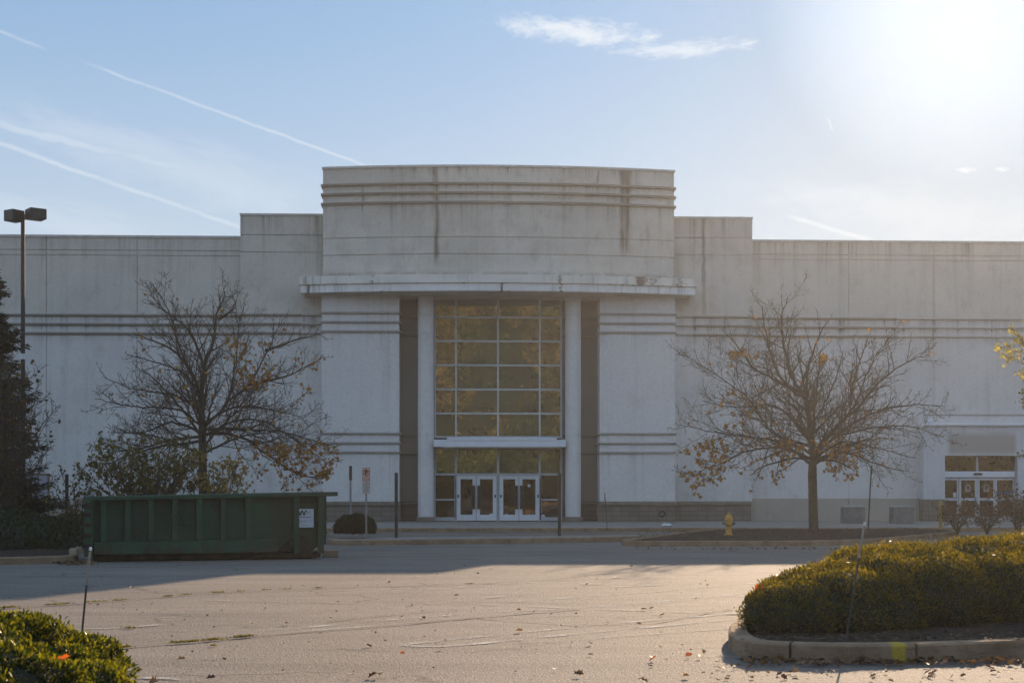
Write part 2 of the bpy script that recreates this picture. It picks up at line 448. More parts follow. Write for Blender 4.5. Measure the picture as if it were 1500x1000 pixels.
GAP = .034
def panels(name, mt, xs, zs, y, depth, parent, back=True):
    """wall face divided by narrow real joints; the slab behind closes them"""
    b = MB()
    for i in range(len(xs)-1):
        for j in range(len(zs)-1):
            b.box(xs[i]+(GAP/2 if i else 0), xs[i+1]-(GAP/2 if i < len(xs)-2 else 0), y, y+.05, zs[j]+(GAP/2 if j else 0), zs[j+1]-(GAP/2 if j < len(zs)-2 else 0))
    b.box(xs[0], xs[-1], y+.05, y+depth, zs[0], zs[-1])
    return b.build(name, mt, parent)
def moulding(b, x0, x1, y, z, h=.10, d=.085, ends=0.):
    prof = [(y,-h*.5),(y-d*.7,-h*.5),(y-d,-h*.2),(y-d,h*.15),(y-d*.55,h*.5),(y,h*.5)]
    n = len(prof)
    vs = [(x0-ends,py,z+pz) for py,pz in prof]+[(x1+ends,py,z+pz) for py,pz in prof]
    fs = [tuple(range(n)), tuple(range(2*n-1,n-1,-1))]+[(i,n+i,n+(i+1)%n,(i+1)%n) for i in range(n)]
    return b.add(vs, fs)

# wings
xl = [-62,-47,-37.6,-28.2,-23.2,X(68,YW),X(201,YW),XS0]
xr = [XS1,X(1243,YW),X(1368,YW),X(1500,YW)+.1,32,40,48,62]
zs_ = [ZG, zwg[1], zwg[0], ZW]
wl = panels('wall', M_wing, xl, zs_, YW, .6, store)
wr = panels('wall', M_wing, xr, zs_, YW, .6, store)
for o_, x0, x1 in ((wl,-62,XS0),(wr,XS1,62)):
    MB().box(x0, x1, YW-.05, YW+.7, ZW, ZW+.10).build('coping', M_cope, store)
def mould(m, *a, parent=None):
    return moulding(MB(), *a).build('moulding', m, parent or store)
xq = X(1313,YW)
for z in zb:
    mould(M_band, -62, XS0, YW, z, .11)
    mould(M_band, XS1, xq, YW, z, .11); mould(M_bandc, xq+.04, 62, YW, z, .09, .07)
# roof and rear walls, so the block is solid from any side
MB().box(-62,62,YW+.6,YW+40,11.9,12.1).build('roof', rough_mat('roof_gravel',(.2,.2,.2),(.3,.3,.29),2), store)
for a in ((-62.4,-62,YW,YW+40),(62,62.4,YW,YW+40),(-62,62,YW+40,YW+40.4)): MB().box(*a,ZG,ZW).build('wall', M_wing, store)
# shoulders
for (x0,x1,clean0,clean1) in ((XS0,XT0,XC0,XT0),(XT1,XS1,XT1,XC1)):
    zz = [1.02, Z(373.5,1050,YS), Z(348.5,1050,YS), ZSH]
    panels('wall', M_should, [x0,x1], zz, YS, .98, store)
    MB().box(x0-.02 if x0 == XS0 else x0, x1+.02 if x1 == XS1 else x1, YS-.05, YS+1.0, ZSH, ZSH+.09).build('coping', M_cope, store)
    for z in zb:
        if x0 == XS0: mould(M_band, x0, clean0, YS, z, .11); mould(M_bandc, clean0+.03, x1, YS, z, .085, .07)
        else: mould(M_band, clean1, x1, YS, z, .11); mould(M_bandc, x0, clean1-.03, YS, z, .085, .07)
# plinth of grey brick with a stained sill
zp0, zp1 = .86, 1.03
for (x0,x1,y) in ((XS0,XP[0],YS),(XP[0],XP[1],YP),(XP[2],XP[3],YP),(XP[3],XS1,YS)):
    e = .06 if y == YP else -.07
    b = MB().box(x0-e, x1+e, y-.06, y+.4, ZG, zp0).build('plinth', M_brick, store)
    MB().box(x0-e, x1+e, y-.13, y+.4, zp0+.002, zp1).build('sill', M_pcap, b, bevel=.02)
# pilasters
for i in (0,2):
    x0, x1 = XP[i], XP[i+1]
    pl = MB().box(x0, x1, YP, YR+.3, zp1+.002, zc[0]+.12).build('pilaster', M_pil, store)
    for z in zb+zl3:                                  # each with its return into the recess
        b = moulding(MB(), x0, x1, YP, z, .10, .09, .05)
        if i == 0: b.box(x1, x1+.07, YP, YR-.1, z-.05, z+.05)
        else: b.box(x0-.07, x0, YP, YR-.1, z-.05, z+.05)
        b.build('moulding', M_bandc, pl)
# recess wall beside the glazing
XG0, XG1 = X(636.5,YR-.1), X(823,YR-.1)
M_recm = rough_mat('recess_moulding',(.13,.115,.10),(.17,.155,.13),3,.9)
M_shb = mat('shaded_brick',(.2,.2,.2),.9,0,brick_fn((.15,.135,.115),(.13,.12,.105),(.09,.08,.07),.40,.20,0.))  # darker copy of the plinth brick with the recess shade painted in
for (x0,x1) in ((XP[1],XG0),(XG1,XP[2])):
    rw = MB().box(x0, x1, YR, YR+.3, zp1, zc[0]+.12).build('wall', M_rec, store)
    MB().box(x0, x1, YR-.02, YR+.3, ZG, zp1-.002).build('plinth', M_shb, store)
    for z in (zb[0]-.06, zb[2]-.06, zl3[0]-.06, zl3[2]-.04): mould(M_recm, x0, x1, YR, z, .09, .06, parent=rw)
    mould(M_recm, x0, x1, YR-.03, zp1-.1, .12, .06, parent=rw)

# curved tower
def arc(x0, x1, yend, sag, n=36, inset=0):
    r = []
    for i in range(n+1):
        t = -1+2*i/n
        r.append((x0+(x1-x0)*i/n, yend-sag*(1-t*t)))
    return r
def curved_slab(b, x0, x1, yend, sag, yback, z0, z1):
    return b.prism(arc(x0,x1,yend,sag)+[(x1,yback),(x0,yback)], z0, z1)
YT, SAG = 61.80, .72
tw = MB()
zz = [zc[2]-.25, ztg[1], ztg[0], ZT]
for j in range(3):
    curved_slab(tw, XT0, XT1, YT, SAG, YW+4, zz[j]+(GAP/2 if j else 0), zz[j+1]-(GAP/2 if j < 2 else 0))
    if j: curved_slab(tw, XT0+.02, XT1-.02, YT+.05, SAG, YW+3.9, zz[j]-GAP/2, zz[j]+GAP/2)
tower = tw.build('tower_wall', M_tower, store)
curved_slab(MB(), XT0-.04, XT1+.04, YT-.05, SAG, YW+4.05, ZT+.002, ZT+.10).build('coping', M_cope, tower)
for z in ztm: curved_slab(MB(), XT0-.09, XT1+.09, YT-.09, SAG, YW+.8, z-.055, z+.055).build('moulding', M_band, tower, bevel=.025)

# big curved canopy
can = curved_slab(MB(), XC0, XC1, 61.35, 1.0, YS, zc[1]+.006, zc[2]).build('canopy', M_fas1, store, bevel=.012)
curved_slab(MB(), XC0+.07, XC1-.07, 61.42, .99, YS-.01, zc[0], zc[1]).build('lower_fascia', M_fas2, can, bevel=.012)
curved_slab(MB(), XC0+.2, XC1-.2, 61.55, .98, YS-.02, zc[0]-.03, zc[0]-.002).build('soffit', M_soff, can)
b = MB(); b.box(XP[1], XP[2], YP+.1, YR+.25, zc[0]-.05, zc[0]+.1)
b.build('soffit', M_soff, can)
# columns
for (a0,a1) in ((612,635.5),(828,851)):
    yc = YP+.42
    x0, x1 = X(a0,yc), X(a1,yc); r = (x1-x0)/2; xm = (x0+x1)/2
    cl = MB().lathe(xm, yc, [(r,.36),(r,3),(r,6),(r,zc[0]-.05)], 40).build('column', M_pil, store, smooth=True)
    m_ = cl.modifiers.new('edge','EDGE_SPLIT'); m_.split_angle = .6
    MB().box(xm-r-.05, xm+r+.05, yc-r-.05, yc+r+.05, ZG, .355).build('column_base', M_pcap, cl, bevel=.02)

# glazing
def glass_fn(tint, refl, inner, wav=.5):
    def fn(T, p):
        out = T.n['Material Output']; P = T.pos()
        isl = T.node('ShaderNodeNewGeometry').outputs['Random Per Island']
        h = T.m('ADD', T.noise(T.scale(P,(1,1,.8)), .8, 2, .4), T.m('MULTIPLY', T.noise(P, 2.6, 1), .12))
        nrm = T.bump(h, wav, .02)
        gl = T.node('ShaderNodeBsdfGlossy'); T.put(gl.inputs['Color'], tint); gl.inputs['Roughness'].default_value = .012
        T.l.new(nrm, gl.inputs['Normal'])
        df = T.node('ShaderNodeBsdfDiffuse'); T.put(df.inputs[0], T.mix(T.rng(T.noise(P,1.7,3),.35,.7), inner, tuple(k*1.6 for k in inner)))
        lw = T.node('ShaderNodeLayerWeight'); lw.inputs[0].default_value = .35
        f = T.m('ADD', T.m('MULTIPLY', lw.outputs[0], .5), refl, clamp=True)
        mx = T.node('ShaderNodeMixShader'); T.put(mx.inputs[0], f)
        T.l.new(df.outputs[0], mx.inputs[1]); T.l.new(gl.outputs[0], mx.inputs[2]); T.l.new(mx.outputs[0], out.inputs[0])
    return fn
M_glass = mat('bronze_glass', (.02,.02,.02), .05, 0, glass_fn((.82,.92,.84), .36, (.042,.047,.042)))
M_glass2 = mat('dark_door_glass', (.02,.02,.02), .05, 0, glass_fn((.9,.86,.78), .11, (.008,.0075,.007)))
YGL = YR-.02
gx = [X(p,YGL) for p in (637.5,668,729.5,790.5,822)]
gz = [Z(p,730,YGL) for p in (640,605.5,570.5,535,500,465,432)]
def lattice(b, xs, zs, y, w, d):
    for i,x in enumerate(xs): b.box(x-w/2, x+w/2, y-d, y+.02, zs[0]-w/2, zs[-1]+w/2)
    for z in zs:
        for i in range(len(xs)-1): b.box(xs[i]+w/2, xs[i+1]-w/2, y-d+.004, y+.02, z-w/2, z+w/2)
    return b
def panes(xs, zs, y, jit=.009):
    b = MB()
    for i in range(len(xs)-1):
        for j in range(len(zs)-1):
            a = [rnd.uniform(-jit,jit) for _ in range(2)]
            b.box(xs[i], xs[i+1], y, y+.02, zs[j], zs[j+1])
            for q in range(len(b.v)-8, len(b.v)):
                x_,y_,z_ = b.v[q]
                y_ += a[0]*((x_-xs[i])/(xs[i+1]-xs[i])-.5)+a[1]*((z_-zs[j])/(zs[j+1]-zs[j])-.5)
                b.v[q] = (x_,y_,z_)
    return b
wn = panes(gx, gz, YGL).build('window', M_glass, store)
lattice(MB(), gx, gz, YGL, .075, .09).build('frame', M_alu, wn)
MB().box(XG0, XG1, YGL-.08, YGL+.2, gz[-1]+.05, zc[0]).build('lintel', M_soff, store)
MB().box(XG0, XG1, YGL+.12, YGL+.3, ZG, zc[0]).build('backing_wall', mat('dark_interior',(.02,.018,.016),.9), store)
# door canopy
ydc = 61.65
zdc = [Z(654.5,730,ydc), Z(641,730,ydc)]
dc = MB().box(X(635,ydc), X(829,ydc), ydc+.06, YGL-.1, zdc[0]+.01, zdc[1]-.07).build('door_canopy', M_white_alu, store, bevel=.01)
b = MB(); b.box(X(655,ydc), X(815,ydc), ydc-.05, ydc+.055, zdc[0], zdc[1]-.12); b.box(X(655,ydc)-.005, X(815,ydc)+.005, ydc-.07, ydc+.055, zdc[1]-.118, zdc[1])
b.build('fascia', M_white_alu, dc, bevel=.008)
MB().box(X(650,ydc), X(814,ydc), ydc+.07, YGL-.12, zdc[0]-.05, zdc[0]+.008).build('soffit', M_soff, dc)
# transom and sidelights
tz = [Z(694.5,730,YGL), Z(655,730,YGL)]
tr = panes(gx, tz, YGL).build('transom', M_glass, store)
lattice(MB(), gx, tz, YGL, .09, .09).build('frame', M_alu, tr)
zs0 = ZG+.02
for (x0,x1) in ((gx[0],gx[1]-.05),(gx[3]+.05,gx[4])):
    zz = [zs0+.10, Z(731.5,730,YGL), tz[0]-.05]
    sd_ = panes([x0,x1], zz, YGL).build('sidelight', M_glass2, store)
    b = MB(); b.box(x0-.045,x0+.02,YGL-.07,YGL+.02,zs0,zz[-1]); b.box(x1-.02,x1+.045,YGL-.07,YGL+.02,zs0,zz[-1])
    b.box(x0+.02,x1-.02,YGL-.066,YGL+.02,zz[1]-.035,zz[1]+.035); b.box(x0+.02,x1-.02,YGL-.066,YGL+.02,zs0,zs0+.16)
    b.build('frame', M_alu, sd_)
# doors: two pairs
ztop = tz[0]-.06; zbot = ZG+.03
pairs = [(X(669.5,YGL),X(697.6,YGL),X(727,YGL)),(X(732,YGL),X(760,YGL),X(789.5,YGL))]
for (xa,xm,xb) in pairs:
    for (x0,x1,side) in ((xa,xm-.008,1),(xm+.008,xb,-1)):
        d = empty('door', (x0,YGL,zbot), None, None); d.parent = store; d.location = Vector((x0,YGL,zbot))-store.location
        st_, tr_, br_ = .155, .15, .26
        b = MB(); y0, y1 = YGL-.06, YGL
        b.box(x0,x0+st_,y0,y1,zbot,ztop); b.box(x1-st_,x1,y0,y1,zbot,ztop)
        b.box(x0+st_,x1-st_,y0+.003,y1,ztop-tr_,ztop); b.box(x0+st_,x1-st_,y0+.003,y1,zbot,zbot+br_)
        b.build('frame', M_white_alu, d)
        MB().box(x0+st_-.01,x1-st_+.01,YGL-.03,YGL-.01,zbot+br_-.01,ztop-tr_+.01).build('glass_pane', M_glass2, d)
        xh = x1-.12 if side == 1 else x0+.12
        zh = Z(728,730,YGL)
        h = MB(); h.box(xh-.085,xh+.085,y0-.075,y0-.05,zh-.52,zh+.52); h.box(xh-.03,xh+.03,y0-.05,y0,zh-.42,zh-.38); h.box(xh-.03,xh+.03,y0-.05,y0,zh+.38,zh+.42)
        h.build('handle', M_dark, d, bevel=.006)
        xo = x0+.05 if side == 1 else x1-.05
        MB().box(xo-.03,xo+.03,y0-.03,y0,zh-.02,zh+.12).build('hinge', M_dark, d)
    b = MB(); b.box(xa-.09,xa-.004,YGL-.07,YGL+.02,ZG,tz[0]-.045) ; b.box(xb+.004,xb+.09,YGL-.07,YGL+.02,ZG,tz[0]-.045)
    b.box(xa-.09,xb+.09,YGL-.08,YGL+.02,ztop+.004,tz[0]-.046)
    b.build('door_frame', M_alu, store)
# stickers on the glass
M_stick = rough_mat('sticker', (.42,.52,.68), (.6,.66,.74), 30, .6, 0)
for (px,py,r) in ((719.5,754.5,.10),(742,755,.09),(795.5,756,.10),(775,711,.07)):
    q = at(px,py,YGL-.045 if px < 790 else YGL-.008)
    MB().tube([q, q+Vector((0,-.004,0))], [r,r], 14).build('sticker', M_stick, store)

# service door on the left and side entrance on the right
M_sdoor = rough_mat('grey_door_paint', (.30,.30,.36), (.36,.36,.42), 2, .6, .05)
x0, x1 = X(36,YW), X(70,YW); zt = Z(696,50,YW)
sdr = MB().box(x0,x1,YW-.06,YW-.005,ZG,zt).build('service_door', M_sdoor, store, bevel=.01)
b = MB(); b.box(x0-.08,x0-.01,YW-.09,YW-.004,ZG,zt+.09); b.box(x1+.01,x1+.08,YW-.09,YW-.004,ZG,zt+.09); b.box(x0-.008,x1+.008,YW-.09,YW-.004,zt+.01,zt+.09)
b.build('frame', M_pcap, sdr)
MB().box(x0+.08,x0+.13,YW-.13,YW-.06,1.05,1.2).build('handle', M_dark, sdr)
YQ = 62.35
xp0, xp1 = X(1381,YQ+.3), X(1487,YQ+.3)
zq = Z(623.5,1430,YQ); zo = Z(667,1430,YQ)
M_portal = wall_mat('portal_stucco', (.62,.645,.68), None, 0, None, 0, [(zq,.5,.2)], grime=.15,
    patches=[(X(1439,YQ),(X(1488,YQ)-X(1390,YQ))/2,Z(666.5,1430,YQ)+.05,Z(635,1430,YQ),(.36,.335,.32),3.)])
pm = MB(); px0, px1 = X(1353,YQ), X(1353,YQ)+8.6
pm.box(px0, xp0, YQ, YW-.002, 1.12, zq); pm.box(xp1, px1, YQ, YW-.002, 1.12, zq); pm.box(xp0, xp1, YQ+.0, YW-.002, zo, zq)
portal = pm.build('portal', M_portal, store)
for a in ((px0-.02,xp0),(xp1,px1+.02)): MB().box(*a,YQ-.03,YW-.003,ZG,1.118).build('plinth', M_brick, portal)
zk = Z(613.5,1430,YQ)
b = MB(); b.box(px0+.05,px1+.1,YQ-.14,YW-.003,zq+.003,Z(619.5,1430,YQ)); b.build('ledge', M_white_alu, portal, bevel=.015)
moulding(MB(), X(1352,YW), 30, YW, Z(607.5,1430,YW), .06, .05).build('moulding', M_bandc, store)
b = MB(); b.box(X(1343.5,YW),X(1352,YW)-.03,YW-.12,YW-.002,ZG,Z(607.5,1350,YW)-.05); b.build('pilaster_strip', M_wing, store)
YD = YQ+.32
sx = [xp0+.03, X(1404,YD), X(1431,YD), X(1458,YD), xp1-.03]
szz = [.17, Z(731,1430,YD), Z(698,1430,YD)]
zh0, zh1 = Z(697,1430,YD), Z(690,1430,YD)
gl = panes([sx[0],sx[2],sx[4]], [zh1,zo-.02], YD).build('transom', M_glass2, portal)
MB().box(sx[2]-.04,sx[2]+.04,YD-.05,YD,zh1,zo-.02).build('frame', M_alu, gl)
MB().box(sx[0],sx[4],YD-.09,YD+.03,zh0-.05,zh1).build('door_head', M_white_alu, portal)
MB().box(sx[2]-.18,sx[2]+.18,YD-.16,YD-.09,zh1-.17,zh1-.08).build('door_sensor', M_dark, portal)
M_fd = rough_mat('blue_strip', (.10,.16,.34),(.14,.2,.4),9,.5,0)
for i in range(4):
    x0, x1 = sx[i]+.012, sx[i+1]-.012
    sl_ = .09 if i in (1,2) else .06
    yy = YD-.03 if i in (1,2) else YD+.01
    dn = 'sliding_door' if i in (1,2) else 'sidelight'
    dd = MB().box(x0+sl_-.01,x1-sl_+.01,yy+.01,yy+.03,.2,szz[2]-.1).build(dn, M_glass2, portal)
    b = MB(); b.box(x0,x0+sl_,yy-.03,yy+.04,.17,szz[2]-.06); b.box(x1-sl_,x1,yy-.03,yy+.04,.17,szz[2]-.06)
    b.box(x0+sl_,x1-sl_,yy-.027,yy+.04,szz[1]-.06,szz[1]+.06); b.box(x0+sl_,x1-sl_,yy-.027,yy+.04,.17,.36); b.box(x0+sl_,x1-sl_,yy-.027,yy+.04,szz[2]-.15,szz[2]-.06)
    b.build('frame', M_alu, dd)
    zm = Z(715,1430,YD); xm = (x0+x1)/2
    if i in (1,2):      # pale padlock-like decal
        b = MB(); b.box(xm-.13,xm+.13,yy+.004,yy+.009,zm-.16,zm-.06)
        b.box(xm-.12,xm-.06,yy+.004,yy+.009,zm-.058,zm+.12); b.box(xm+.06,xm+.12,yy+.004,yy+.009,zm-.058,zm+.12); b.box(xm-.09,xm+.09,yy+.003,yy+.008,zm+.122,zm+.18)
        b.build('decal', rough_mat('pale_decal',(.20,.21,.21),(.25,.26,.26),20,.6,0), dd)
    if i == 3:
        MB().box(x0+sl_,x1-sl_,yy+.003,yy+.008,Z(724,1430,YD),Z(719.5,1430,YD)).build('decal', M_fd, dd)
    if i == 0:
        MB().box(x1-sl_-.16,x1-sl_-.02,yy+.003,yy+.008,Z(728,1430,YD),Z(721,1430,YD)).build('decal', rough_mat('paper_notice',(.6,.6,.6),(.66,.66,.65),20,.8,0), dd)
MB().box(xp0,xp1,YD+.12,YW+.02,ZG,zo+.1).build('backing_wall', mat('dark_interior_side',(.02,.018,.016),.9), portal)
q = at(1360.5,615,YW-.15)
sc_ = MB().box(q.x-.11,q.x+.11,YW-.28,YW-.001,q.z-.09,q.z+.10).build('security_light', M_white_alu, store, bevel=.02)
# vent ring on the plinth
q = at(970,752,YP-.09)
vr = MB()
pts = [(q.x+.12*math.cos(a),YP-.085,q.z+.12*math.sin(a)) for a in [2*PI*i/18 for i in range(19)]]
vr.tube(pts, .035, 6).build('hose_pipe', M_dark, store)

# ------------------------------------------------------------------ ground, kerbs, beds
def asphalt_fn(T, p):
    P = T.pos()
    a = T.noise(P, .22, 5, .6); b_ = T.noise(T.scale(P,(.5,2.4,1)), .55, 4, .6); f = T.noise(P, 38., 4, .8); g = T.vor(P, 48.)
    col = T.mix(T.rng(a,.32,.7), (.185,.155,.130), (.245,.208,.175))
    col = T.mix(T.m('MULTIPLY', T.rng(b_,.42,.66), .6), col, (.115,.098,.085))
    col = T.mix(T.m('MULTIPLY', T.rng(f,.44,.66), .8), col, (.062,.053,.046))
    f2 = T.noise(P, 17., 3, .7)
    col = T.mix(T.m('MULTIPLY', T.rng(f2,.50,.68), .55), col, (.075,.064,.055))
    col = T.mix(T.m('MULTIPLY', T.rng(f2,.48,.32), .35), col, (.34,.29,.24))
    col = T.mix(T.m('MULTIPLY', T.rng(g,.30,.12), .6), col, (.42,.37,.32))
    spot = T.rng(T.noise(P, .9, 5, .7), .64, .72)
    col = T.mix(T.m('MULTIPLY', spot, .35), col, (.07,.065,.06))
    cr = T.node('ShaderNodeTexVoronoi', feature='DISTANCE_TO_EDGE')
    w_ = T.vm('ADD', T.scale(P,(.55,.9,1)), T.vm('MULTIPLY', T.node('ShaderNodeTexNoise').outputs['Color'], (0,0,0)))
    nz = T.node('ShaderNodeTexNoise'); T.put(nz.inputs['Vector'], P); nz.inputs['Scale'].default_value = 1.2; nz.inputs['Detail'].default_value = 5
    T.put(cr.inputs['Vector'], T.vm('ADD', T.scale(P,(.22,.5,0)), T.vm('MULTIPLY', nz.outputs['Color'], (.5,.5,0)))); cr.inputs['Scale'].default_value = 1.
    ck = T.m('MULTIPLY', T.rng(cr.outputs['Distance'], .016, .004), T.rng(T.noise(P,.35,2),.42,.6))
    col = T.mix(T.m('MULTIPLY', ck, .75), col, (.045,.042,.038))
    T.put(p.inputs['Base Color'], col)
    h = T.m('ADD', T.m('MULTIPLY', g, -.6), T.m('MULTIPLY', f, .6))
    T.put(p.inputs['Normal'], T.bump(h, .8, .022))
M_asph = mat('worn_asphalt', (.15,.14,.13), .80, 0, asphalt_fn, .32)
g = MB()
g.add([(-230,-230,0),(230,-230,0),(230,230,0),(-230,230,0)], [(0,1,2,3)])
tag(g.build('parking_lot', M_asph), kind='structure')
def kerb_fn(T, p):
    P = T.pos(); n = T.noise(P, 2.5, 8, .62); f = T.noise(T.scale(P,(1,1,4)), 7, 5, .65)
    col = T.mix(T.rng(n,.3,.7), (.235,.155,.095), (.37,.265,.175))
    col = T.mix(T.m('MULTIPLY', T.rng(f,.5,.75), .6), col, (.09,.07,.055))
    T.put(p.inputs['Base Color'], col); T.put(p.inputs['Normal'], T.bump(T.noise(P,16,6,.7), .9, .03))
M_conc = mat('kerb_concrete', (.22,.18,.145), .9, 0, kerb_fn, .2)
def kerb_fn2(T, p):
    kerb_fn(T, p); P = T.pos(); o = T.xyz(P); l = p.inputs['Base Color'].links[0].from_socket
    q = dep(1316,12.1)
    d = T.m('ABSOLUTE', T.m('SUBTRACT', T.m('ADD', o[0], T.m('MULTIPLY', T.m('SUBTRACT', T.noise(P,9,3), .5), .08)), q.x))
    m_ = T.m('MULTIPLY', T.m('MULTIPLY', T.rng(d,.07,.04,0.,1.), T.rng(T.noise(P,22,4),.30,.42)), T.m('LESS_THAN', o[1], q.y+.6))
    T.put(p.inputs['Base Color'], T.mix(T.m('MULTIPLY', m_, .8), l, (.55,.40,.02)))
M_conc2 = mat('painted_kerb_concrete', (.22,.18,.145), .9, 0, kerb_fn2, .2)
def mulch_fn(T, p):
    P = T.pos(); n = T.noise(P, 18, 4, .7)
    col = T.mix(T.rng(n,.35,.7), (.022,.016,.012), (.075,.055,.042))
    T.put(p.inputs['Base Color'], col); T.put(p.inputs['Normal'], T.bump(n, .9, .04))
M_mulch = mat('dark_mulch', (.04,.03,.02), .95, 0, mulch_fn, .1)
M_slab = rough_mat('pavement_concrete', (.20,.185,.165), (.28,.26,.235), 1.3, .9, .2, detail=8)

def resample(poly, step, closed=True):
    P = [Vector((p[0],p[1])) for p in poly]
    for _ in range(3):
        Q = []
        n = len(P)
        for i in range(n if closed else n-1):
            a, b = P[i], P[(i+1)%n]
            Q += [a*.75+b*.25, a*.25+b*.75]
        if not closed: Q = [P[0]]+Q+[P[-1]]
        P = Q
    out, acc = [P[0]], 0.
    pts = P+[P[0]] if closed else P
    for a, b in zip(pts, pts[1:]):
        L = (b-a).length
        while acc+L >= step:
            t = (step-acc)/L; a = a.lerp(b, t); out.append(a); L = (b-a).length; acc = 0.
        acc += L
    if closed and (out[-1]-out[0]).length < step*.5: out.pop()
    return out
def inset(ring, d):
    n = len(ring); area = sum(ring[i].x*ring[(i+1)%n].y-ring[(i+1)%n].x*ring[i].y for i in range(n))
    s = 1 if area > 0 else -1
    r = []
    for i in range(n):
        t = (ring[(i+1)%n]-ring[i-1]).normalized()
        r.append(ring[i]+Vector((-t.y,t.x))*d*s)
    return r
def bed(poly, zk=.15, step=.25, joint=3.0, fill=M_mulch, zfill=.12, kerb=M_conc, name='planting_bed', width=.16, hump=.04):
    ring = resample(poly, step); inn = inset(ring, width)
    n = len(ring)
    k = MB(); per = max(2, int(joint/step))
    jset = [i for i in range(0, n, per)]
    for a, s0 in enumerate(jset):
        e0 = jset[a+1] if a+1 < len(jset) else n
        idx = list(range(s0, e0+1)); m_ = len(idx)
        vs, fs = [], []
        for q, i in enumerate(idx):
            o, p_ = ring[i%n].copy(), inn[i%n].copy()
            nx = (ring[(i+1)%n]-ring[i%n])*.0+(ring[(i+1)%n]-ring[i%n]).normalized()*(.012 if step < .2 else .008)
            if q == 0: o += nx; p_ += nx
            if q == m_-1: o -= nx; p_ -= nx
            oc = o.lerp(p_, .12)
            vs += [(o.x,o.y,-.05),(o.x,o.y,zk-.02),(oc.x,oc.y,zk),(p_.x,p_.y,zk),(p_.x,p_.y,-.05)]
        for q in range(m_-1):
            A, B = q*5, q*5+5
            for j in range(4): fs.append((A+j,B+j,B+j+1,A+j+1))
        fs += [(0,1,2,3,4), tuple((m_-1)*5+j for j in (4,3,2,1,0))]
        k.add(vs, fs)
    tag(k.build('kerb', kerb), kind='structure')
    f = MB(); inn2 = inset(ring, width-.02)
    c = Vector((sum(p.x for p in inn2)/n, sum(p.y for p in inn2)/n))
    in3 = inset(ring, width+.5)
    vs = [(p.x,p.y,zfill) for p in inn2]+[(p.x,p.y,zfill+hump) for p in in3]
    fs = [(i,(i+1)%n,n+(i+1)%n,n+i) for i in range(n)]+[tuple(range(n,2*n))]
    f.add(vs, fs)
    tag(f.build(name, fill), kind='structure')
    return ring

# foreground island (right), tree bed, entrance island, left bed
fg_poly = [dep(1062,13.6),dep(1080,12.35),dep(1180,12.08),dep(1330,12.05),dep(1500,12.4),dep(1750,13.0),dep(2100,14.2),dep(2150,17.5),dep(1800,19),dep(1400,18.2),dep(1150,16.4),dep(1085,14.8)]
fg_ring = bed(fg_poly, .158, .12, 1.08, zfill=.135, width=.17, kerb=M_conc2)
bed([dep(-420,7.6),dep(-60,7.9),dep(60,8.3),dep(118,9.0),dep(122,9.8),dep(100,10.7),dep(-20,11.1),dep(-420,11.1)], .12, .15, 1.2, zfill=.10, width=.15)
tree_bed = [dep(905,38.6),dep(925,37.6),dep(1000,37.8),dep(1100,37.8),dep(1200,37.9),dep(1275,39.2),dep(1340,42.5),dep(1410,47),dep(1400,50.4),dep(1200,50.2),dep(1045,50.2),dep(1005,46.5),dep(965,42.8),dep(925,39.6)]
bed(tree_bed, .15, .3, 2.6)
ent = [dep(478,39.4),dep(484,38.4),dep(600,38.9),dep(750,40.0),dep(880,41.0),dep(935,42.0),dep(945,43.0),dep(925,43.5),dep(800,42.4),dep(600,41.1),dep(482,40.6)]
bed(ent, .15, .3, 2.8, fill=M_slab, zfill=.148, name='pavement', hump=0.)
lb = [Vector((-40,27,0)),dep(-250,27.4),dep(0,28.2),dep(90,28.8),dep(116,29.3),dep(112,31),dep(112,33.6),dep(170,36.5),dep(330,39.5),dep(425,44),dep(440,48),dep(425,50.2),Vector((-14.8,51.0,0)),Vector((-15.2,53,0)),Vector((-15.5,62.2,0)),Vector((-40,62.2,0))]
bed(lb, .15, .3, 3.0)
# pavement along the building with its kerb
def pavement(x0, x1, y0, y1):
    k = MB(); x = x0
    while x < x1-.01:
        e = min(x+3, x1); k.box(x+.006, e-.006, y0, y0+.16, -.05, .15); x = e
    tag(k.build('kerb', M_conc, bevel=.02), kind='structure')
    s = MB(); x = x0
    while x < x1-.01:
        e = min(x+1.8, x1)
        y = y0+.165
        while y < y1-.01:
            e2 = min(y+2.4, y1); s.box(x+.006, e-.006, y, e2-.012, -.05, .146+rnd.uniform(-.002,.002)); y = e2
        x = e
    tag(s.build('pavement', M_slab), kind='structure')
pavement(-14.3, 45, 51.2, 63.0)

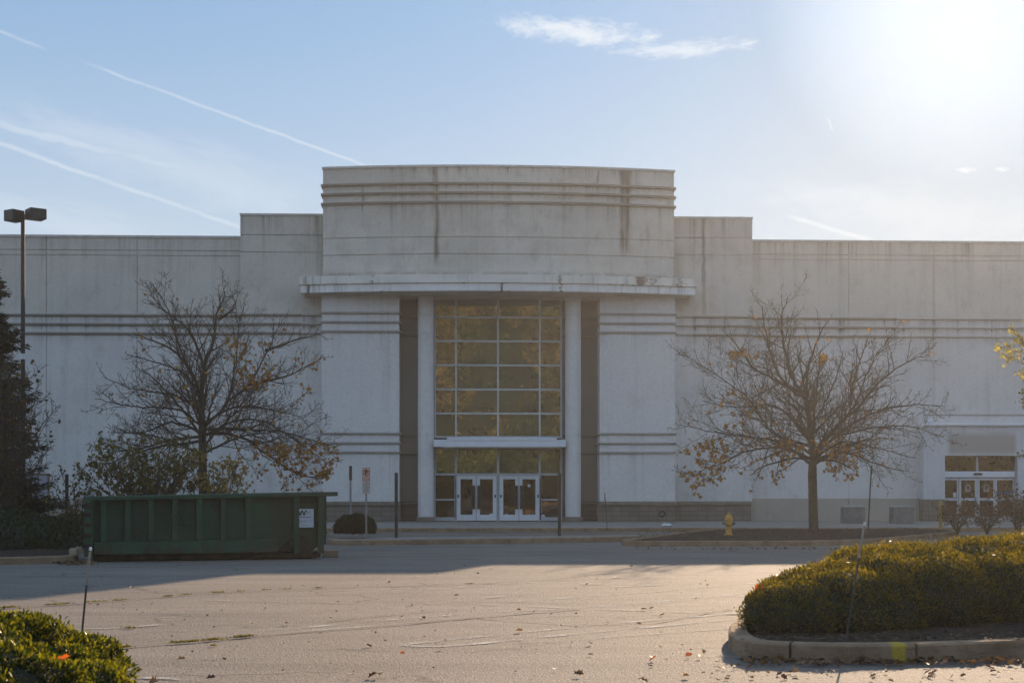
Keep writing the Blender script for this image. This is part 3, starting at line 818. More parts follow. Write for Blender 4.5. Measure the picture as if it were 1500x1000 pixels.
# worn paint lines, cracks
def paint_fn(T, p):
    P = T.pos(); out = T.n['Material Output']
    col = T.mix(T.rng(T.noise(P, 20, 3),.35,.7), (.33,.31,.28), (.52,.49,.45)); T.put(p.inputs['Base Color'], col)
    tr = T.node('ShaderNodeBsdfTransparent'); mx = T.node('ShaderNodeMixShader')
    f = T.m('ADD', T.m('MULTIPLY', T.noise(P, 30, 4, .7), .6), T.m('MULTIPLY', T.noise(P, 1.6, 3), .75))
    T.put(mx.inputs[0], T.rng(f, .58, .86)); T.l.new(tr.outputs[0], mx.inputs[1]); T.l.new(p.outputs[0], mx.inputs[2]); T.l.new(mx.outputs[0], out.inputs[0])
M_paint = mat('worn_white_paint', (.5,.5,.5), .85, 0, paint_fn, .2)
def strip(name, pts, width, m, z=.004, jag=0., step=.35):
    pts = [gnd(*p) for p in pts]
    fine = []
    for a, b in zip(pts, pts[1:]):
        k = max(1, int((b-a).length/step))
        fine += [a.lerp(b, i/k) for i in range(k)]
    fine.append(pts[-1])
    vs, fs = [], []
    for i, p_ in enumerate(fine):
        t = (fine[min(i+1,len(fine)-1)]-fine[max(i-1,0)]).normalized(); n = Vector((-t.y,t.x,0))
        wob = rnd.uniform(-jag,jag); w_ = width*(1+rnd.uniform(-.5,.5)*(jag > 0))
        for s in (1,-1):
            q = p_+n*(wob+s*w_/2); vs.append((q.x,q.y,z))
    for i in range(len(fine)-1): fs.append((2*i,2*i+1,2*i+3,2*i+2))
    return tag(MB().add(vs, fs).build(name, m), kind='structure')
LN = [[(319,930.5),(520,912),(700,897.5),(851,890.5),(1092,869.5),(1180,862)],[(319,930.5),(347,933),(520,919),(700,904),(850,893.5),(943,885),(1097,872)],
 [(742,882),(930,869),(1120,853),(1170,849)],[(585,944.5),(700,933),(900,913),(1100,897)],[(585,944.5),(612,947),(645,947),(700,943),(840,929),(1100,905)],
 [(800,941),(960,928.5),(1120,917)],[(60,844.5),(150,845.5)],[(203,848.5),(275,846)],[(0,871),(90,873)],[(205,993),(250,994.5),(300,998)],[(75,921.5),(160,921),(243,915)],
 [(885,850),(905,845)],[(850,855.5),(978,857.5)],[(700,858),(775,854)],[(300,879),(420,882.5),(560,884.5)],[(620,884),(740,887),(860,892),(1080,900)],[(540,866),(640,863),(780,853)],[(700,877.5),(870,861),(980,857)]]
for i, l in enumerate(LN):
    strip('parking_line', l, .11 if i < 14 else .07, M_paint, .004+.0006*i)
M_crack = rough_mat('crack_dirt', (.028,.025,.02), (.06,.052,.042), 9, .95, .1)
CR = [[(-60,896),(0,892),(100,885.5),(180,880),(240,875),(300,870),(360,866.5),(440,863),(560,860),(700,856),(760,853)],
      [(150,953),(200,948),(290,941),(330,937),(400,930),(480,924),(550,919),(700,905),(850,892.5)],[(200,861),(235,868),(330,869),(450,865)],
      [(95,897),(200,899),(330,902),(420,901)],[(480,911),(560,902),(680,892)],[(700,906),(840,916),(960,913),(1080,891)],[(120,846),(190,844),(300,846)],[(0,844),(20,844.5)],
      [(700,806),(830,808),(930,805)],[(640,812),(780,810)]]
for i, l in enumerate(CR): strip('pavement_crack', l, .035 if i < 2 else .022, M_crack, .0155+.0005*i, .02, .22)
# grass tufts in the cracks, and lawn and hill behind the viewpoint that the glass mirrors
M_grass = leaf_mat('yellowed_grass', (.09,.08,.02), (.22,.18,.04), .35, .7)
C, Nn, Tt, Ls = [], [], [], []
def tuft(px0, px1, crack, n):
    for _ in range(n):
        px = rnd.uniform(px0, px1)
        for a, b in zip(crack, crack[1:]):
            if a[0] <= px <= b[0]:
                py = a[1]+(b[1]-a[1])*(px-a[0])/(b[0]-a[0]); q = gnd(px, py)
                h = rnd.uniform(.010,.032)
                C.append((q.x+rnd.gauss(0,.03), q.y+rnd.gauss(0,.022), h*.5+.012)); t = (rnd.gauss(0,.5),rnd.gauss(0,.5),1); Tt.append(t); Nn.append((rnd.gauss(0,1),-1,.2)); Ls.append(h)
for (c_, a, b, n) in ((0,0,22,160),(0,70,98,160),(0,125,160,70),(0,168,183,70),(0,240,252,50),(0,312,325,90),(0,350,357,25),(0,385,396,30),(0,416,424,25),(0,460,470,40),(1,255,288,220),(1,302,322,160),(1,345,368,200),(1,170,187,130),(1,155,170,60),(0,682,694,30),(0,262,280,40)):
    tuft(a, b, CR[c_], n)
for (px,py,n,wd) in ((189,921,40,6),(314,947,18,3)):
    for _ in range(n):
        q = gnd(px+rnd.gauss(0,wd), py+rnd.gauss(0,.3)); h = rnd.uniform(.015,.04); C.append((q.x,q.y,h*.5+.005)); Tt.append((rnd.gauss(0,.5),rnd.gauss(0,.5),1)); Nn.append((rnd.gauss(0,1),-1,.2)); Ls.append(h)
tag(cards('grass', C, unit(np.array(Nn)), unit(np.array(Tt)), Ls, .012, M_grass), kind='stuff')

# ------------------------------------------------------------------ wooded hill behind the viewpoint (seen in the glass)
def lawn_fn(T, p):
    P = T.pos(); n = T.noise(P, .8, 5, .6)
    T.put(p.inputs['Base Color'], T.mix(T.rng(n,.35,.7), (.025,.03,.010), (.06,.05,.018)))
M_lawn = mat('dry_lawn', (.1,.1,.03), .9, 0, lawn_fn, .1)
def hill(y): return 0.02+max(0., (-y-34))*.30
nx, ny = 40, 24
vs, fs = [], []
for j in range(ny+1):
    y = -22-j*7.
    for i in range(nx+1):
        x = -160+i*8.; vs.append((x, y, hill(y)+.03+ (.6*math.sin(x*.11+y*.07) if y < -40 else 0)))
for j in range(ny):
    for i in range(nx): fs.append((j*(nx+1)+i,(j+1)*(nx+1)+i,(j+1)*(nx+1)+i+1,j*(nx+1)+i+1))
tag(MB().add(vs, fs).build('hill', M_lawn, smooth=True), kind='structure')
m_w1 = leaf_mat('golden_wood_leaves', (.020,.018,.006), (.30,.20,.065), .2, .7, .10)
m_w2 = leaf_mat('green_wood_leaves', (.008,.013,.005), (.12,.13,.035), .2, .7, .10)
W_ = {0: [[],[],[],[]], 1: [[],[],[],[]]}
for k in range(280):
    if k < 70: y = -30-rnd.uniform(0,6); x = -70+k*2.1; h = rnd.uniform(3.,7.); r = h*rnd.uniform(.34,.5); n = 420; g_ = rnd.random() < .8
    else: y = -37-112*((k-70)/210.)-rnd.uniform(0,6); x = rnd.uniform(-72,78); h = rnd.uniform(6,12.5); r = h*rnd.uniform(.3,.42); n = 400; g_ = rnd.random() < max(.12,.75+(y+37)/70)
    d = rdir(n); rad = (RS.uniform(0,1,n)**.4)[:,None]
    L = W_[1 if g_ else 0]
    L[0].append(d*rad*np.array([[r,r,h*.47]])+np.array([[x,y,hill(y)+h*.5]])); L[1].append(unit(d+RS.normal(size=(n,3))*.7)); L[2].append(rdir(n)); L[3].append(RS.uniform(.28,.62,n)*(1 if k < 70 else 1.3))
for i_, m_ in ((0,m_w1),(1,m_w2)):
    q_ = [np.concatenate(a_) for a_ in W_[i_]]
    tag(cards('woodland', q_[0], q_[1], q_[2], q_[3], q_[3]*.7, m_), kind='stuff')

# ------------------------------------------------------------------ roll-off dumpster
A0, A1 = gnd(127,823.5), gnd(487,818.2)
LEN = (A1-A0).length
dump = empty('dumpster', (0,0,0), 'dark green roll-off dumpster with ribbed side and a white sign, before the bare tree', 'dumpster')
def paint_green(T, p):
    P = T.node('ShaderNodeTexCoord').outputs['Object']; o = T.xyz(P)
    n = T.noise(P, 1.4, 5, .65); f = T.noise(T.scale(P,(1,1,.35)), 7, 4, .65)
    col = T.mix(T.rng(n,.35,.7), (.010,.048,.026), (.021,.078,.043))
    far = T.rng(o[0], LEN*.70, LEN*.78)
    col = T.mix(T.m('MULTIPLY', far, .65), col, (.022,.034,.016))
    rust = T.rng(T.m('ADD', f, T.rng(o[2], .55, .05, 0., .28, False)), .62, .74)
    col = T.mix(T.m('MULTIPLY', rust, .75), col, (.045,.028,.016))
    sc = T.rng(T.noise(T.scale(P,(1,1,.12)), 16, 3, .6), .68, .74)
    col = T.mix(T.m('MULTIPLY', sc, .28), col, (.09,.13,.10))
    dark = T.rng(T.noise(T.scale(P,(1.1,1,.5)), 1.1, 4, .6), .5, .68)
    col = T.mix(T.m('MULTIPLY', dark, .5), col, (.010,.022,.013))
    T.put(p.inputs['Base Color'], col); T.put(p.inputs['Roughness'], T.rng(n,.3,.7,.42,.7))
    T.put(p.inputs['Normal'], T.bump(T.noise(P, 1.7, 5, .6), .8, .09))
M_green = mat('scuffed_green_paint', (.015,.055,.03), .5, 0, paint_green, .4)
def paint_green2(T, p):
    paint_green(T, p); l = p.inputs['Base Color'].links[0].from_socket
    T.put(p.inputs['Base Color'], T.mix(.2, l, (.035,.09,.055)))  # paler copy of the panel green; light on the proud parts is painted in
M_green2 = mat('lit_green_paint', (.03,.09,.05), .5, 0, paint_green2, .4)
M_rust = rough_mat('rusty_underframe', (.012,.011,.009), (.05,.035,.022), 4, .9, .3)
H = 1.40; WD = 2.3
def zz(x, z): return z*(1+.07*(x/LEN-.5))
def dbox(b, x0, x1, y0, y1, z0, z1):
    n = len(b.v); b.box(x0,x1,y0,y1,z0,z1)
    for i in range(n, len(b.v)):
        a = b.v[i]; b.v[i] = (a[0],a[1],zz(a[0],a[2]))
sl_x = LEN-.10
b = MB()
# side skins (near side has the cut-away lower front corner), floor, far side, headboard
def side(b, y0, y1):
    ring = [(.12,.16),(LEN-.42,.16),(LEN-.10,.42),(LEN-.10,H-.08),(.12,H-.08)]
    vs = [(x,y0,zz(x,z)) for x,z in ring]+[(x,y1,zz(x,z)) for x,z in ring]; n = len(ring)
    b.add(vs, [tuple(range(n)), tuple(range(2*n-1,n-1,-1))]+[(i,n+i,n+(i+1)%n,(i+1)%n) for i in range(n)])
side(b, .17, .20); side(b, WD-.20, WD-.17)
dbox(b, .14, LEN-.45, .201, WD-.201, .17, .21); dbox(b, LEN-.14, LEN-.105, .201, WD-.201, .3, H-.1)
b.build('body', M_green, dump)
b = MB()
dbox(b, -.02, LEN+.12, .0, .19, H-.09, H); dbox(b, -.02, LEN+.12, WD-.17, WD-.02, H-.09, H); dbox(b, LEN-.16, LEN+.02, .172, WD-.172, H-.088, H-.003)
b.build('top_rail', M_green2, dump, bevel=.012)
pxs = [151,185,218,252,287.6,323,360.6,432,470]
for i, px in enumerate(pxs):
    x = (px-127)/360*LEN
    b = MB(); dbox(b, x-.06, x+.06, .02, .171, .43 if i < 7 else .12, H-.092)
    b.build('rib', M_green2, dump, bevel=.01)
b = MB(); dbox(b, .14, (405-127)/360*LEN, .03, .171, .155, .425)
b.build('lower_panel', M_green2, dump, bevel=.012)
b = MB()      # torn gusset beside the lower panel
x = (405-127)/360*LEN; b.add([(x+.02,.07,.20),(x+.62,.12,.20),(x+.62,.12,.50),(x+.38,.10,.50),(x+.02,.16,.20),(x+.62,.16,.20),(x+.62,.16,.50),(x+.38,.16,.50)], [(0,1,2,3),(7,6,5,4),(0,4,5,1),(1,5,6,2),(2,6,7,3),(3,7,4,0)])
b.build('gusset', M_rust, dump)
b = MB(); dbox(b, .30, LEN-.24, .16, .36, .03, .15); dbox(b, .14, LEN-.24, WD-.3, WD-.05, .055, .16); dbox(b, LEN-.95, LEN-.2, .3, WD-.3, .05, .16)
b.build('underframe', M_rust, dump, bevel=.01)
for y in (.12, WD-.30):
    b = MB(); b.tube([(.22,y,.085),(.22,y+.18,.085)], [.085,.085], 18); b.build('wheel', M_rust, dump)
    b = MB(); b.tube([(LEN-.38,y,.085),(LEN-.38,y+.18,.085)], [.085,.085], 18); b.build('wheel', M_rust, dump)
dr = MB(); dbox(dr, .02, .09, .06, WD-.06, .14, H-.1); dr = dr.build('door', M_green, dump)
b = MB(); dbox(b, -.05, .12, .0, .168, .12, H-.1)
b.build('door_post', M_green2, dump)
for z in (.36,.58,.80,1.02,1.2):
    b = MB(); dbox(b, -.10, .10, -.03, .06, z-.035, z+.035); b.build('hinge', M_rust, dump, bevel=.01)
b = MB()
for z in (.5,.78,1.05): dbox(b, LEN-.28, LEN-.10, .055, .17, z-.02, z+.02)
b.build('ladder_rung', M_green, dump) if False else None
for z in (.55,.85):
    b = MB(); dbox(b, (470-127)/360*LEN+.055, LEN-.1, .09, .171, z-.02, z+.02); b.build('ladder_rung', M_green, dump)
# sign on the side
M_signw = rough_mat('sign_enamel', (.50,.54,.60), (.58,.62,.67), 6, .5, 0)
x0, x1 = (434-127)/360*LEN, (459.5-127)/360*LEN; z1_, z0_ = zz(x0,(1.0+.0))*1.0, .60
z1_ = EYE-.0+( -(745.5-720)/69.0); z0_ = EYE-(773-720)/69.0
sg = MB().box(x0, x1, .10, .168, z0_, z1_).build('sign', M_signw, dump, bevel=.004)
def text(name, s, size, mt, parent, loc, bold=0., sx=1., rot=(PI/2,0,0)):
    cu = bpy.data.curves.new(name, 'FONT'); cu.body = s; cu.size = size; cu.align_x = 'CENTER'; cu.offset = bold; cu.extrude = .001; cu.resolution_u = 3
    o = bpy.data.objects.new(name, cu); COL.objects.link(o); bpy.context.view_layer.update()
    me = bpy.data.meshes.new_from_object(o.evaluated_get(bpy.context.evaluated_depsgraph_get()))
    bpy.data.objects.remove(o); me.materials.clear(); me.materials.append(mt)
    n = bpy.data.objects.new(name, me); COL.objects.link(n); n.parent = parent; n.location = loc; n.rotation_euler = rot; n.scale = (sx,1,1)
    return n
M_blk = mat('black_lettering', (.010,.016,.013), .5)
M_lgreen = mat('faded_green_lettering', (.22,.27,.20), .6)
xm = (x0+x1)/2; hh = z1_-z0_; ww = x1-x0
text('lettering', 'W', hh*.42, M_blk, sg, (x0+ww*.30, .098, z1_-hh*.36), .006, 1.05)
text('lettering', 'M', hh*.38, M_lgreen, sg, (x0+ww*.70, .098, z1_-hh*.35), 0, .85)
MB().box(x0+ww*.16, x1-ww*.14, .0975, .0995, z1_-hh*.455, z1_-hh*.425).build('lettering', M_blk, sg)
text('lettering', '800 328 1717', hh*.135, mat('blue_grey_lettering',(.13,.17,.22),.6), sg, (xm, .098, z1_-hh*.70), .0, .95)
b = MB()
for k in range(7): b.box(x0+ww*(.28+.065*k), x0+ww*(.32+.065*k), .0975, .0995, z0_+hh*.10, z0_+hh*.135)
b.build('lettering', M_lgreen, sg)
dump.location = (A0.x, A0.y, 0); dump.rotation_euler = (0,0,math.atan2(A1.y-A0.y, A1.x-A0.x))
q = gnd(482,815.5)
wb = MB().box(-.17,.17,-.14,.14,0,.155)
o = wb.build('concrete_block', M_conc, bevel=.015); o.location = (q.x+.03,q.y,0); o.rotation_euler.z = .1
tag(o, 'small tan concrete block on the asphalt at the right foot of the green dumpster', 'block')

# ------------------------------------------------------------------ lamp, posts, signs, hydrant
P_ = dep(33.5, 45.5, .15)
lamp = empty('street_lamp', P_, 'tall black parking lot lamp with two shoebox heads beside the dark evergreen', 'street lamp')
zt = dpt(33,318,45.5).z
b = MB(); b.tube([(P_.x,P_.y,.9),(P_.x,P_.y,zt+.1)], [.075,.062], 14); b.build('pole', M_dark, lamp, smooth=False)
MB().lathe(P_.x,P_.y,[(.26,.15),(.26,.85),(.22,.9)],20).build('base', M_conc, lamp)
zb_ = dpt(33,522,45.5).z
MB().cyl(P_.x,P_.y,zb_-.09,zb_+.09,.082,14).build('band', M_white_alu, lamp)
for (a0,a1,t,bt,yaw) in ((6.5,35.5,308.5,324.5,-.62),(35.5,69,306.5,321.5,.62)):
    q0, q1 = dpt(a0,bt,45.5), dpt(a1,t,45.5)
    hw = (q1.x-q0.x)/2; 
    hd = empty('lamp_head', (0,0,0), None, None)
    L2 = hw*2/(math.cos(yaw)+math.sin(abs(yaw)))*1.0
    b = MB(); b.box(-L2/2, L2/2, -L2/2, L2/2, 0, q1.z-q0.z)
    h = b.build('lamp_head', M_dark, None, bevel=.012)
    bpy.data.objects.remove(hd)
    h.parent = lamp; h.location = Vector(((q0.x+q1.x)/2, P_.y+(.25 if yaw < 0 else -.25)*.0, q0.z))-P_
    h.rotation_euler.z = yaw
    g_ = MB().box(-L2*.42, L2*.42, -L2*.42, L2*.42, -.012, -.002).build('lens', rough_mat('lamp_lens',(.10,.13,.15),(.16,.19,.2),4,.2,0), h)
# black square posts
def post(px, py0, d, z, label):
    q = dep(px, d, z); t = dpt(px, py0, d).z
    r = empty('post', q, label, 'post', 'black posts in front of the store')
    MB().box(q.x-.045, q.x+.045, q.y-.045, q.y+.045, z-.1, t-.02).build('shaft', M_dark, r, bevel=.008)
    MB().box(q.x-.05, q.x+.05, q.y-.05, q.y+.05, t-.019, t).build('cap', M_dark, r, bevel=.006)
    return r, q
p1, q1 = post(580.5, 692, 40.3, .146, 'slim black post standing on the paved island left of the entrance doors')
for (px, py0, d, z, lab) in ((819.5, 689, 41.8, .146, 'slim black post standing on the paved island in front of the right entrance column'),
                             (98, 697, 44.0, .15, 'slim black post among the shrubs between the grey side door and the dumpster')):
    c = copy_tree(p1); q = dep(px, d, z); c.location = q; c['label'] = lab
M_galv = rough_mat('galvanised_steel', (.22,.23,.25), (.32,.33,.35), 12, .45, .05, .6)
# no-parking sign
q = dep(536.5, 39.6, .146); top = dpt(537, 684.5, 39.6).z
sg = empty('parking_sign', q, 'no parking sign with pink plate above white plate, beside the clipped bush', 'sign')
MB().box(q.x-.025, q.x+.025, q.y-.018, q.y+.018, .1, top-.06).build('post', M_galv, sg)
s_ = 39.6/FPX
def plate(y0, y1, w, name, m):
    z1, z0 = dpt(537,y0,39.6).z, dpt(537,y1,39.6).z
    return MB().box(q.x-w/2, q.x+w/2, q.y-.028, q.y-.022, z0, z1).build(name, m, sg, bevel=.002), z0, z1
w_ = 11.6*s_
up, z0, z1 = plate(684.5, 704.6, w_, 'upper_plate', rough_mat('faded_pink_sign',(.60,.44,.36),(.66,.50,.42),9,.5,0))
lo, y0, y1 = plate(705.6, 722.2, w_, 'lower_plate', rough_mat('faded_white_sign',(.52,.48,.46),(.58,.54,.52),9,.5,0))
M_red = mat('red_sign_print', (.42,.085,.05), .5)
def ringbox(b, x0,x1,z0,z1,y,t=.012):
    b.box(x0,x1,y,y+.002,z0,z0+t); b.box(x0,x1,y,y+.002,z1-t,z1); b.box(x0,x0+t,y,y+.002,z0+t,z1-t); b.box(x1-t,x1,y,y+.002,z0+t,z1-t)
b = MB(); ringbox(b, q.x-w_/2+.008, q.x+w_/2-.008, z0+.008, z1-.008, q.y-.031)
cx, cz, r = 0, z1-.135, .088
for k in range(24):
    a, a2 = 2*PI*k/24, 2*PI*(k+1)/24
    vs = [(q.x+rr*math.cos(t), q.y-.0325, cz+rr*math.sin(t)) for t in (a,a2) for rr in (r,r-.017)]
    if True: b.add(vs, [(0,1,3,2)])
c45 = math.cos(PI/4); hw = .007
b.add([(q.x-r*c45+hw,q.y-.0345,cz+r*c45+hw),(q.x-r*c45-hw,q.y-.0345,cz+r*c45-hw),(q.x+r*c45-hw,q.y-.0345,cz-r*c45-hw),(q.x+r*c45+hw,q.y-.0345,cz-r*c45+hw)], [(0,1,2,3)])
b.build('print', M_red, up)
text('lettering', 'P', .17, M_blk, up, Vector((q.x, q.y-.0335, cz-.06))-q, .006)
text('lettering', 'FIRE', .075, M_red, up, Vector((q.x, q.y-.031, z0+.098))-q)
text('lettering', 'LANE', .075, M_red, up, Vector((q.x, q.y-.031, z0+.030))-q)
b = MB(); ringbox(b, q.x-w_/2+.008, q.x+w_/2-.008, y0+.008, y1-.008, q.y-.031, .006)
for k in range(5):
    zc_ = y1-.045-k*.055; x = q.x-w_/2+.03+rnd.uniform(0,.02)
    while x < q.x+w_/2-.04:
        l = rnd.uniform(.012,.03); b.box(x, min(x+l,q.x+w_/2-.025), q.y-.0305, q.y-.0285, zc_-.013, zc_+.013); x += l+.008
b.build('print', rough_mat('faded_red_print',(.22,.10,.08),(.28,.14,.11),9,.6,0), lo)
# steel marker post with black sleeve behind the bush
q = dep(513.5, 41.6, 0); t = dpt(513,682,41.6).z
r = empty('marker_post', q, 'thin steel post with a black upper sleeve, left of the no parking sign', 'post')
MB().tube([(q.x,q.y,0),(q.x,q.y,t-.3)], .03, 8).build('shaft', M_galv, r)
MB().tube([(q.x,q.y,dpt(513,703,41.6).z),(q.x,q.y,t)], .042, 8).build('sleeve', M_dark, r)
# thin rods
def rod(px0,py0,px1,py1,d,z,lab,name='marker_rod',rr=.026):
    a = dep(px0,d,z); e = dpt(px1,py1,d)
    r = empty(name, a, lab, 'marker rod')
    MB().tube([a-Vector((0,0,.05)), e], rr, 7).build('shaft', M_dark, r)
    MB().tube([e-Vector((0,0,.28)), e+Vector((0,0,.02))], rr*1.3, 7).build('sleeve', M_dark, r)
rod(1271.5,766,1276.5,682,49,.15,'leaning black rod on the pavement right of the bare tree trunk, beside the stone block')
rod(889.5,778,886,722,50.6,.15,'thin dark rod standing before the brick plinth right of the entrance column','marker_rod',.011)
# yellow bollard
q = dep(1377.5, 48.5, .15); t = dpt(1377,733,48.5).z
M_yel = rough_mat('worn_yellow_paint', (.36,.22,.035), (.50,.33,.06), 7, .6, .1)
r = empty('bollard', q, 'faded yellow steel bollard beside the side entrance doors', 'bollard')
MB().lathe(q.x,q.y,[(.062,.1),(.062,t-.05)],16).build('shaft', M_yel, r)
MB().lathe(q.x,q.y,[(.064,t-.05),(.055,t-.015),(.02,t)],16).build('cap', M_yel, r)
# hydrant
q = dep(1067.5, 42.6, .15); k_ = 42.6/FPX
hy = empty('fire_hydrant', q, 'yellow fire hydrant standing in the mulch bed left of the bare tree', 'fire hydrant')
hz = dpt(1067,750.5,42.6).z-.15
f = hz/.70
L = lambda pr: [(r_*f, .15+z_*f) for r_, z_ in pr]
M_hyd = rough_mat('hydrant_yellow', (.50,.25,.03), (.62,.34,.05), 9, .5, .1)
M_hg = rough_mat('hydrant_grey', (.14,.13,.13), (.22,.21,.2), 9, .5, .1)
MB().lathe(q.x,q.y,L([(.15,.0),(.15,.03),(.10,.035),(.095,.28),(.11,.30),(.11,.46),(.135,.47),(.135,.50)]),20).build('barrel', M_hyd, hy)
MB().lathe(q.x,q.y,L([(.13,.502),(.12,.56),(.085,.62),(.04,.645),(.035,.70),(.02,.70)]),20).build('bonnet', M_hyd, hy)
for dx, dy, r_, m_ in ((-1,0,.055,M_hg),(1,0,.055,M_hg),(0,-1,.075,M_hyd)):
    c = Vector((q.x,q.y,.15+.385*f)); a = Vector((dx,dy,0))
    n_ = MB().tube([c+a*.10*f, c+a*.165*f], r_*f, 14).build('nozzle', m_, hy)
    MB().tube([c+a*.166*f, c+a*.195*f], r_*1.15*f, 6).build('cap', M_hg if dy == 0 else M_hyd, n_)
MB().lathe(q.x,q.y,L([(.125,.30),(.13,.31),(.13,.34),(.125,.35)]),20).build('band', M_hg, hy)
# stone blocks by the wall
M_stone = rough_mat('grey_block', (.13,.135,.135), (.22,.22,.215), 4, .9, .4)
M_stone2 = rough_mat('pale_block_rim', (.36,.36,.35), (.46,.46,.45), 5, .9, .3)
def block(px0, px1, d, lab):
    q = dep((px0+px1)/2, d, .15); w = (px1-px0)*d/FPX; h = dpt(px0,740.5,d).z-.15
    r = empty('planter_block', q, lab, 'planter block', 'grey blocks along the store wall')
    MB().box(q.x-w/2, q.x+w/2, q.y-.3, q.y+.3, .15, .15+h-.06).build('base', M_stone, r, bevel=.02)
    MB().box(q.x-w/2-.015, q.x+w/2+.015, q.y-.315, q.y+.315, .15+h-.058, .15+h).build('rim', M_stone2, r, bevel=.02)
    return r
b1 = block(1234,1264.5,58.5,'square grey concrete block by the wall, just left of the leaning black rod')
c = copy_tree(b1); c.location = dep(1320.5,58.6,.15); c['label'] = 'square grey concrete block by the wall, between the leaning rod and the side entrance'
# driveway stakes in the foreground beds
M_stk = rough_mat('dark_fibreglass', (.035,.035,.035), (.06,.06,.058), 20, .4, 0)
M_refl = rough_mat('pale_reflector', (.24,.21,.17), (.32,.29,.24), 30, .35, 0)
def stake(px0, py0, px1, py1, d, lab, lean):
    a = dep(px0, d, EYE-d*(py0-720)/FPX); e = dpt(px1, py1, d); e.y += lean
    r = empty('driveway_stake', a, lab, 'marker stake', 'driveway marker stakes')
    m_ = a.lerp(e,.70)
    MB().tube([a-Vector((0,0,.06)), m_], .0085, 8).build('rod', M_stk, r)
    MB().tube([a.lerp(e,.701), a.lerp(e,.972)], .0105, 8).build('reflector', M_refl, r)
    MB().lathe(0,0,[(.004,-.02),(.018,-.01),(.018,.012),(.006,.02)],10)
    b = MB().lathe(e.x,e.y,[(.005,e.z-.02),(.012,e.z-.014),(.012,e.z+.006),(.004,e.z+.012)],10); b.build('cap', M_white_alu, r)
stake(1238,936,1267.5,766,12.45,'tall leaning driveway stake in the right foreground bed before the clipped hedge',.02)
stake(113.6,982,131.5,803,11.2,'leaning driveway stake with a pale reflector behind the left foreground bush',.02)
# scraps of litter
for (px,py,z,d,lab) in ((977,767,.16,53,'crumpled white paper scrap lying at the foot of the brick plinth'),):
    q = dep(px,d,z); vs = []
    b = MB(); k = 9
    b.lathe(q.x,q.y,[(.02,.15),(.14,.17),(.16,.21),(.07,.27),(.01,.25)],9)
    b.v = [(x+rnd.uniform(-.03,.03)+ (x-q.x)*.5,y+rnd.uniform(-.03,.03),max(.148,z_+rnd.uniform(-.02,.02))) for x,y,z_ in b.v]
    tag(b.build('crumpled_paper', rough_mat('paper',(.55,.55,.54),(.65,.65,.63),9,.8,.1)), lab, 'litter')

# ------------------------------------------------------------------ trees
M_bark = rough_mat('grey_brown_bark', (.052,.041,.028), (.095,.078,.054), 9, .9, .5, bdist=.02)
M_leafo = leaf_mat('orange_leaf', (.26,.11,.025), (.46,.22,.04), .45, .6, 3.)
M_leafy = leaf_mat('yellow_brown_leaf', (.20,.12,.025), (.36,.23,.045), .4, .6, 3.)
def rotv(v, ax, a):
    c, s = math.cos(a), math.sin(a); return v*c+ax.cross(v)*s+ax*(ax.dot(v)*(1-c))
class Grower:
    def __init__(self, seed, spacing=(.21,.15,.13), minr=.0052, up=.35, maxl=3):
        self.r = random.Random(seed); self.mb = MB(); self.tips = []; self.sp = spacing; self.minr = minr; self.up = up; self.maxl = maxl; self.boxes = None
    def limb(self, pts, r0, r1, level=0, k=None, start=.12, kids=True):
        # smooth the given polyline a little
        P = [Vector(p) for p in pts]
        if level == 0:
            Q = []
            n = len(P)
            for i in range(n-1):
                a = P[max(i-1,0)]; b = P[i]; c = P[i+1]; d = P[min(i+2,n-1)]
                for s in range(5):
                    t = s/5
                    Q.append(.5*((2*b)+(c-a)*t+(2*a-5*b+4*c-d)*t*t+(3*b-a-3*c+d)*t**3))
            Q.append(P[-1]); P = [p+Vector((self.r.gauss(0,.015),self.r.gauss(0,.015),self.r.gauss(0,.015))) for p in Q]
        n = len(P)
        rad = [max(self.minr, r0+(r1-r0)*(i/(n-1))**.8) for i in range(n)]
        self.mb.tube(P, rad, k or (9,6,4,3,3)[level], cap=level < 2)
        L = sum((b-a).length for a,b in zip(P,P[1:]))
        if level >= 1: self.tips += [p for p in P[len(P)//2:]]
        if not kids or level >= self.maxl: return
        s = L*start; ang = self.r.uniform(0,6.28); sp = self.sp[level]
        while s < L*.985:
            acc = 0; 
            for i,(a,b) in enumerate(zip(P,P[1:])):
                l = (b-a).length
                if acc+l >= s: break
                acc += l
            f = (s-acc)/max(l,1e-6); p = a.lerp(b,f); t = (b-a).normalized()
            fr = s/L
            ax = t.orthogonal().normalized(); ax = rotv(ax, t, ang)
            d = rotv(t, ax, math.radians(self.r.uniform(28,62)))
            if level == 0: d.z += self.up*.3
            rem = L*(1-fr)
            if level == 0: cl = (.22*L+.45*rem)*self.r.uniform(.45,1.)
            elif level == 1: cl = (.16*L+.42*rem)*self.r.uniform(.5,1.1)
            else: cl = (.1+.3*rem)*self.r.uniform(.5,1.1)
            cl = max(.08, min(cl, 1.9 if level == 0 else .8))
            self.branch(p, d.normalized(), cl, max(self.minr, rad[i]*.55), level+1)
            ang += 2.4+self.r.uniform(-.5,.5); s += sp*self.r.uniform(.6,1.4)
    def branch(self, p, d, L, r, level):
        n = (6,6,5,3)[level]; pts = [p.copy()]; q = p.copy(); dd = d.copy()
        for i in range(n):
            dd = (dd+Vector((self.r.gauss(0,.13),self.r.gauss(0,.13),self.r.gauss(0,.10)+self.up*.16))).normalized()
            q = q+dd*(L/n); pts.append(q.copy())
        if min(p_.z for p_ in pts) < .3: return
        self.limb(pts, r, self.minr, level, start=.18)
def px_of(p):
    v = p-Vector((0,0,EYE)); d = v.x*SY+v.y*CY; r = v.x*CY-v.y*SY
    return 750+FPX*r/d, 720-FPX*v.z/d
